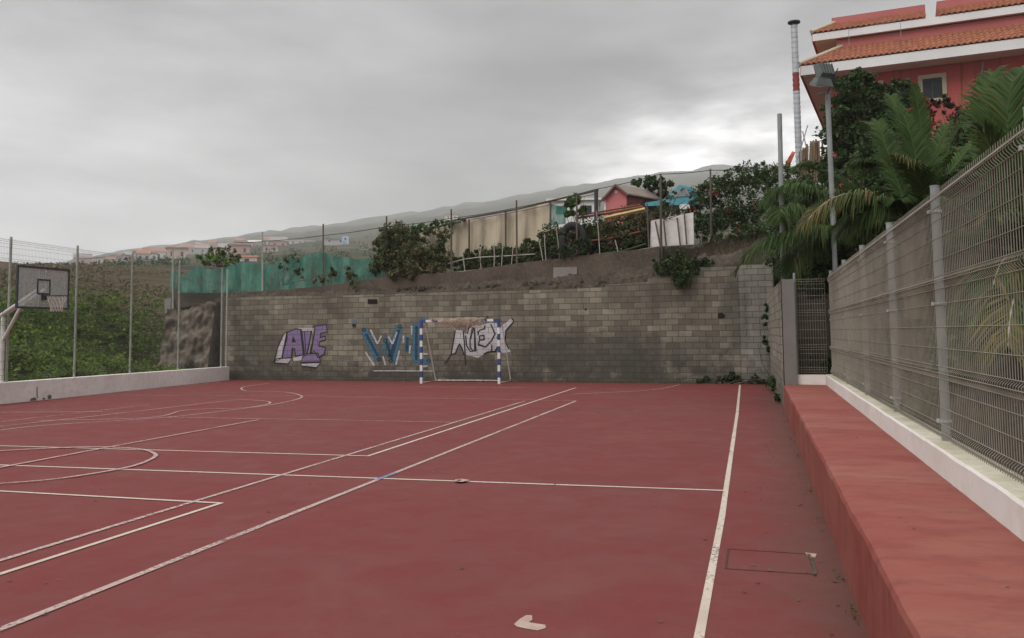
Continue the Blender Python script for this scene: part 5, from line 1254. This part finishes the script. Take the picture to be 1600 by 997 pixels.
mb = MB()
for y0_, k_ in ((4.3, 9), (5.4, 14), (6.2, 16), (7.9, 8), (9.4, 10), (11.8, 12), (13.5, 8), (16.2, 14), (17.6, 12)):
    for _ in range(k_):
        leaf(mb, Vector((bench_x(y0_)-0.02-abs(random.gauss(0, .035)), y0_+random.gauss(0, .12), random.random()*0.03+.006)), random.uniform(.015, .035), (rdir()+Vector((-.4, -.3, .7))).normalized())
tag(mb.build('weeds', MT['leaf_vine'], loc=(0, 0, 0)), 'small weeds and moss in the joint between the court and the red bench', 'weeds', kind='stuff')
# bramble slope beyond the left fence
mb = MB(); cnt = 0
while cnt < 70000:
    px = random.uniform(-140, 300); r = 25+34*random.random()**1.3
    d = ray(px, 500); u = Vector((d.x, d.y, 0)).normalized(); x, y = u.x*r, u.y*r
    dl = left_x(min(y, 30))-0.4-x
    if dl < 0.15 or (x > -23.0 and y > 27.0): continue
    if dl < 4.5 and y > 21.5 and random.random() < 0.75: continue
    zg = zn(x, y); lump = noise.noise(Vector((x*0.33, y*0.33, 5)))+0.5*noise.noise(Vector((x*0.9, y*0.9, 1)))
    lim = 0.42+0.5*noise.noise(Vector((x*.12, y*.12, 9)))
    if (r > 35 and random.random() < (r-35)/11+0.5*noise.noise(Vector((x*.15, y*.15, 4)))): continue
    h = max(0.04, 0.42+1.35*lump)*random.random()**0.5 * min(1, 0.35+dl*0.4)
    leaf(mb, Vector((x, y, zg+h)), random.uniform(.07, .17), (rdir()+Vector((.3, -.4, .6))).normalized()); cnt += 1
mounds = []
while len(mounds) < 95:
    px = random.uniform(-100, 255); r = random.uniform(26, 42); d = ray(px, 500); u = Vector((d.x, d.y, 0)).normalized(); x, y = u.x*r, u.y*r
    dl = left_x(min(y, 30))-0.4-x
    if dl < 0.7 or (x > -23.5 and y > 25): continue
    q = random.uniform(.3, 1.0)*min(1, .4+dl*.25); mounds.append((Vector((x, y, zn(x, y)+q*.5)), (q*1.1, q, q*.75)))
foliage(mb, mounds[:60], 9500, 0.13, 0, shell=.5); foliage(mb, mounds[60:], 4500, 0.10, 1, shell=.5)
tag(mb.build('undergrowth', [MT['leaf_slope'], MT['leaf_slope']], loc=(0, 0, 0)), 'dense green brambles covering the slope beyond the left fence', 'undergrowth', kind='stuff')
mb = MB()
for _ in range(16000):
    px = random.uniform(-100, 420); r = random.uniform(40, 100); d = ray(px, 500); u = Vector((d.x, d.y, 0)).normalized(); x, y = u.x*r, u.y*r
    z = zn(x, y) if (x > -90 and y < 96) else hz(x, y)
    if noise.noise(Vector((x*.1, y*.1, 2))) < -0.05: continue
    leaf(mb, Vector((x, y, z+random.random()*.5)), random.uniform(.10, .28), (rdir()+Vector((.3, -.6, .4))).normalized())
tag(mb.build('dry_scrub', MT['leaf_dry'], loc=(0, 0, 0)), 'brown dry scrub on the rise behind the green brambles', 'scrub', kind='stuff')

# palms
def frond(mb, p0, p1, p2, n=90, ll=0.42, old=0.0, droop=0.35):
    """rachis along a quadratic curve, two rows of narrow leaflets"""
    p0, p1, p2 = Vector(p0), Vector(p1), Vector(p2)
    B = lambda t: p0*(1-t)**2+p1*2*t*(1-t)+p2*t*t
    mb.tube([B(k/10) for k in range(11)], 0.022, 5, 2, r1=0.006)
    for i in range(n):
        t = 0.12+0.88*i/(n-1); c = B(t); d = (B(min(1, t+.03))-B(t-.03)).normalized()
        sd_ = d.cross(UZ)
        if sd_.length < .15: sd_ = d.cross(Vector((0.3, 1, 0)))
        sd_.normalize(); upv = sd_.cross(d).normalized()
        L = ll*(0.45+0.75*math.sin(math.pi*min(1, t*0.93+.07)))*random.uniform(.85, 1.1)
        L *= 0.52+0.48*min(1, math.hypot(d.x, d.y)*1.25)
        for s_ in (1, -1):
            v = (sd_*s_*0.62+d*0.85+upv*random.uniform(.0, .4)).normalized(); fl = max(0.25, math.hypot(d.x, d.y)); e_ = c+v*L-UZ*L*droop*fl*random.uniform(.7, 1.6); m_ = c+v*L*0.52-UZ*L*droop*fl*.22
            w_ = v.cross(upv).normalized()*0.0125
            mi = 1 if random.random() < old*(0.4+0.9*t) else 0
            mb.add([c-w_*.5, c+w_*.5, m_+w_, m_-w_, e_], [(0, 1, 2, 3), (3, 2, 4)], mi)
def palm(name, label, crown, base_z, fronds, rnd=0, rl=2.0, trunk=0.2, Y=None, old=0.08):
    crown = Vector(crown); e_ = empty(name, (crown.x, crown.y, base_z), label, 'palm', 'date palms on the right bank')
    mb = MB(); pts = [Vector((crown.x, crown.y, base_z-.3)).lerp(crown, k/8)+Vector((jit(.03), jit(.03), 0)) for k in range(9)]; mb.tube(pts, trunk, 12, r1=trunk*1.15); mb.build('trunk', MT['palm_trunk'], e_)
    for fr_ in fronds:
        (a, b, Ya), (c, d, Yc), o = fr_; mid, tip = AY(a, b, Ya), AY(c, d, Yc)
        mb = MB(); ctrl = mid*2-(crown+tip)*0.5; frond(mb, crown, ctrl, tip, 150, 0.60, o, 0.62); mb.build('frond', [MT['palm_leaf'], MT['palm_leaf_old'], MT['stake'] if o > .3 else MT['leaf_mid']], e_)
    for k in range(rnd):
        az = 2*math.pi*k/rnd+jit(.3); el = random.uniform(.25, 1.25); L = rl*random.uniform(.8, 1.15)
        h_ = Vector((math.cos(az), math.sin(az), 0)); m_ = crown+(h_*math.cos(el)+UZ*math.sin(el))*L*.62; tip = crown+h_*L*(0.55+.5*math.cos(el))+UZ*L*(math.sin(el)*.85-.35)
        mb = MB(); frond(mb, crown, m_, tip, 110, 0.46, old if el > .6 else old*2.5); mb.build('frond', [MT['palm_leaf'], MT['palm_leaf_old'], MT['leaf_mid']], e_)
    return e_
palm('palm_tree', 'low date palm whose long fronds arch left over the block wall', AY(1345, 368, 22.3), 2.0,
     [((1232, 362, 20.0), (1153, 420, 19.4), 0.02), ((1240, 322, 20.2), (1226, 352, 19.6), 0.05), ((1262, 380, 20.6), (1238, 430, 20.0), 0.15), ((1255, 288, 21.2), (1196, 318, 20.6), 0.0), ((1270, 300, 20.8), (1214, 296, 20.2), 0.03), ((1285, 352, 20.4), (1200, 372, 19.6), 0.03), ((1290, 275, 22.5), (1240, 262, 22.3), 0.0), ((1290, 298, 22.2), (1222, 336, 22), 0.05), ((1295, 300, 21.2), (1252, 352, 20.9), 0.25), ((1300, 345, 21.6), (1262, 402, 21.4), 0.1), ((1330, 300, 22.6), (1290, 268, 22.8), 0.02), ((1275, 320, 23), (1210, 300, 23.2), 0.02)], 9, 1.7)
palm('palm_tree', 'date palm with orange tipped front frond just behind the first fence posts', AY(1425, 352, 17.5), 2.1,
     [((1335, 302, 16.6), (1256, 352, 16.0), 0.65), ((1375, 325, 17), (1320, 360, 16.6), 0.12), ((1395, 262, 18), (1372, 190, 18.6), 0), ((1432, 255, 17.6), (1405, 168, 18), 0), ((1440, 290, 17), (1402, 245, 16.6), .3), ((1470, 290, 17.2), (1520, 222, 17.5), 0), ((1450, 270, 18), (1480, 195, 18.4), 0)], 9, 1.5)
palm('palm_tree', 'taller date palm in front of the red flowers, with upright fronds', AY(1455, 318, 21.5), 2.7,
     [((1400, 225, 22), (1345, 190, 22.6), .03), ((1412, 205, 22), (1392, 150, 22.5), 0), ((1440, 205, 21.8), (1428, 135, 22), 0), ((1490, 215, 21.6), (1535, 160, 21.6), 0), ((1380, 265, 21.5), (1325, 262, 21), .1), ((1505, 250, 21.4), (1560, 260, 21), .1)], 11, 2.2)
palm('palm_tree', 'near date palm at the right edge with tall fronds rising over the fence', AY(1625, 420, 10.8), 1.9,
     [((1548, 215, 11.4), (1552, 112, 12), 0), ((1575, 200, 11), (1604, 105, 11.4), .03), ((1560, 260, 10.6), (1535, 205, 10.6), .1), ((1600, 260, 10.8), (1640, 150, 11), 0), ((1575, 400, 10.4), (1548, 470, 10.0), .5), ((1590, 450, 10), (1575, 540, 9.4), .6), ((1640, 330, 10.6), (1720, 300, 10.4), 0)], 8, 1.3, 0.24, old=.25)
# dark trees and shrubs on the bank
def yb(a, b, Y, rx, rz, ry=None): return (AY(a, b, Y), (rx, ry or rx*.8, rz))
bush('tree', 'tall dark leafy tree standing against the left of the red house front', [yb(1340, 150, 30, .8, .8), yb(1325, 190, 30, .7, 1.0), yb(1360, 200, 30, .9, 1.0), yb(1405, 160, 30.5, .6, .6), yb(1395, 205, 30, .8, .8), yb(1335, 250, 29.5, .9, .8), yb(1300, 265, 29.5, .6, .5), yb(1325, 130, 30, .4, .4), yb(1315, 215, 29.5, .7, .9), yb(1375, 235, 29.5, .9, .8), yb(1415, 190, 30, .6, .7), yb(1345, 128, 30, .5, .4), yb(1410, 140, 30.4, .4, .4), yb(1390, 142, 30.2, .5, .5), yb(1408, 168, 30.2, .6, .6), yb(1425, 158, 30.3, .4, .45), yb(1375, 165, 30, .7, .7), yb(1310, 175, 30, .5, .7)], 17000, 0.13, MT['leaf_dark'], 'tree', base=5.0, stems=2, shell=.3)
bush('flowering_shrub', 'coral red flowering shrub under the house window', [yb(1432, 178, 28, .55, .45), yb(1425, 200, 27.5, .35, .4), yb(1450, 170, 28, .4, .3)], 1500, 0.10, MT['leaf_dark'], 'shrub', base=5.0, mats2=MT['bloom'], p2=.55, shell=.2)
bush('flowering_shrub', 'maroon leaved shrub between the palm fronds at the right', [yb(1515, 190, 26, .7, .5), yb(1500, 215, 26, .6, .5), yb(1480, 160, 27, .4, .35)], 1500, 0.10, MT['maroon'], 'shrub', base=5.0, mats2=MT['leaf_dark'], p2=.3, shell=.2)
for a, b, Y, rx, rz, lb in ((1260, 310, 27, 1.2, 1.0, 'dark shrub behind the bare steel pole'), (1320, 330, 26, 1.4, 1.1, 'dark shrub behind the arching palm'), (1390, 290, 26, 1.5, 1.3, 'broad dark shrub behind the upright palm fronds'), (1460, 255, 26, 1.4, 1.2, 'dark shrub below the coral red flowers'), (1540, 260, 24, 1.5, 1.4, 'dark shrub below the maroon one'),
                        (1250, 395, 25, .9, .8, 'dark green shrub over the corner of the block walls'), (1275, 420, 23, .6, .7, 'shrub just behind the mesh end panel'), (1310, 405, 23.5, .9, .8, 'shrub behind the floodlight pole'), (1600, 330, 20, 1.5, 1.5, 'dark shrub behind the fence at the right edge'), (1255, 345, 25.5, .9, .8, 'dark shrub between the bare steel pole and the floodlight pole'), (1340, 385, 22.8, 1.0, .9, 'low dark shrub right of the floodlight pole'), (1400, 375, 20.5, 1.0, .8, 'low dark shrub behind the middle posts of the right fence'), (1500, 330, 19, 1.1, 1.0, 'dark shrub under the tallest palm')):
    bush('shrub', lb, [yb(a, b, Y, rx, rz), yb(a+20, b+15, Y, rx*.7, rz*.7), yb(a-16, b+18, Y-.3, rx*.6, rz*.6)], 2600, 0.12, MT['leaf_dark'], 'shrub', 'dark shrubs on the right bank', mats2=MT['leaf_mid'], p2=.2, shell=.3)
bush('ivy', 'patches of dark ivy and weeds on the earth bank seen through the right fence', [(Vector((x, y, zn(x, y)+.05)), (rx, rx*1.3, .22)) for x, y, rx in ((3.2, 11, .7), (2.9, 14, .6), (3.6, 16.5, .9), (4.2, 12.5, .9), (3.0, 8.5, .6), (2.7, 18.5, .6), (4.6, 9.5, .8), (3.4, 20, .8), (2.6, 6.4, .4), (2.4, 22, .5), (1.9, 24.5, .6), (1.3, 23.5, .5), *[(random.uniform(2.1, 6.5), random.uniform(5, 24), random.uniform(.4, .9)) for _ in range(34)])], 15000, 0.09, MT['leaf_dark'], 'ivy', stems=0, mats2=MT['leaf_vine'], p2=.35, shell=.1)
def fright():
    while True:
        x, y = random.uniform(1.9, 12), random.uniform(4, 30)
        return Vector((x, y, zn(x, y)))
blades(7000, fright, 0.25, 'leaf_dry', 'dry_grass', 'dry grass and litter on the bare bank behind the right fence')

# ------------------------------------------------------------------ village on the far hillside
WM = [pm('village_wall', c, tuple(x*.85 for x in c), .3, .9, 0.0) for c in ((0.62, .60, .56), (0.56, .42, .36), (0.50, .30, .27), (0.60, .52, .38), (0.45, .43, .42))]
RM = [pm('faded_tile_roof', (.36, .19, .13), (.30, .15, .10), .5, .9, 0.0), pm('grey_roof', (.33, .31, .29), (.26, .24, .22), .5, .9, 0.0), pm('brown_roof', (.30, .17, .12), (.24, .13, .09), .5, .9, 0.0)]
box_house('village_house', 338, 386, 368, 396, 640, pm('yellow_render', (.62, .42, .08), (.54, .36, .07), .4, .9, 0), 'long yellow house on the hillside above the green netting', MT['fascia'], 9, wins=4)
box_house('village_house', 369, 402, 402, 412, 250, WM[0], 'house with bright orange tiled roof just above the green netting', MT['tile'], 6, gable=True, wins=1)
box_house('village_house', 506, 373, 541, 381, 640, WM[4], 'long low pale house above the netting, right of the high fence post', RM[1], 8, wins=2)
box_house('village_house', 534, 369, 545, 379, 638, pm('pale_blue_render', (.42, .52, .66), (.36, .46, .6), .4, .9, 0), 'small pale blue block at the end of the long low house', None, 6, wins=1)
box_house('village_house', 452, 376, 475, 383, 760, WM[0], 'wide white house right of the middle fence post', MT['fascia'], 9, wins=2)
box_house('village_house', 478, 377, 492, 383, 760, WM[0], 'small white house next to the wide white one', MT['fascia'], 9, wins=1)
box_house('village_house', 388, 378, 408, 385, 980, WM[0], 'white house with a shallow gabled roof above the yellow house', MT['fascia'], 9, gable=True, wins=2)
box_house('village_house', 695, 336, 716, 344, 1000, WM[0], 'white house with an orange roof just above the tarpaulin frame', MT['tile'], 7, wins=2)
box_house('village_house', 720, 338, 738, 344, 990, WM[1], 'low brown roofed house right of the white one above the tarpaulin', RM[2], 7, wins=1)
box_house('village_house', 81, 414, 90, 425, 105, WM[1], 'small brownish hut on the ridge above the basketball board', RM[2], 3, wins=1)
box_house('village_house', -8, 436, 13, 446, 110, WM[1], 'house with an orange roof at the far left edge', MT['tile'], 6, gable=True)
box_house('village_house', 266, 398, 284, 406, 640, WM[0], 'white house with a flat roof left of the bright green bush', MT['fascia'], 8, wins=2)
n_h = 0
while n_h < 90:
    px = random.triangular(120, 480, 230); r = random.uniform(520, 1350)
    d = ray(px, 500); u = Vector((d.x, d.y, 0)).normalized(); z = hz(u.x*r, u.y*r)
    P_ = u*r; P_.z = z; rel = P_-EYE; dep = rel.dot(fwd); py = CY-F*rel.dot(up)/dep
    w_ = random.uniform(7, 13)*F/r; h_ = random.uniform(3.5, 6.5)*F/r
    box_house('village_house', px-w_/2, py-h_, px+w_/2, py+2, r, random.choice(WM), 'small hazy house in the crowded village on the far hillside', random.choice(RM), 8, 'house', 'houses of the far village', wins=random.choice((1, 2, 2)), sink=10, gable=random.random() < .6)
    n_h += 1
# village trees: one far mass
mb = MB()
for _ in range(420):
    px = random.uniform(60, 900); r = math.exp(random.uniform(math.log(170), math.log(1100))); d = ray(px, 500); u = Vector((d.x, d.y, 0)).normalized(); x, y = u.x*r, u.y*r; z = hz(x, y); s_ = random.uniform(0.9, 2.0)*(0.6+r/800)
    for k in range(26): leaf(mb, Vector((x, y, z+s_*.5))+rdir()*s_*random.random()**.4*Vector((1, 1, .7)).length*.6, s_*.42, (rdir()+Vector((0, -.3, .5))).normalized(), 0, .8)
tag(mb.build('hillside_trees', MT['leaf_dark'], loc=(0, 0, 0)), 'dark trees and bushes dotted over the far hillside', 'trees', kind='stuff')

# ------------------------------------------------------------------ haze
m, nt_, b, o = new_mat('haze_air'); nt_.nodes.remove(b)
v = nt_.nodes.new('ShaderNodeVolumePrincipled'); v.inputs['Color'].default_value = (0.93, 0.94, 0.96, 1); v.inputs['Density'].default_value = 0.00038; v.inputs['Anisotropy'].default_value = 0.2
nt_.links.new(v.outputs[0], o.inputs['Volume'])
zmax = max(r_[2] for row in rows for r_ in [row[0]]) if False else 0
hm = bpy.data.objects['hills'].data; zz = [q.co.z for q in hm.vertices]; xx = [q.co.x for q in hm.vertices]; yy = [q.co.y for q in hm.vertices]
mb = MB(); mb.box((min(xx)-20, min(min(yy), -25)-20, min(min(zz), -1)-1), (max(max(xx), 70)+20, max(yy)+20, max(zz)+6))
tag(mb.build('haze', m, loc=(0, 0, 0)), 'thin mist dimming the far hillside', 'haze', kind='stuff')
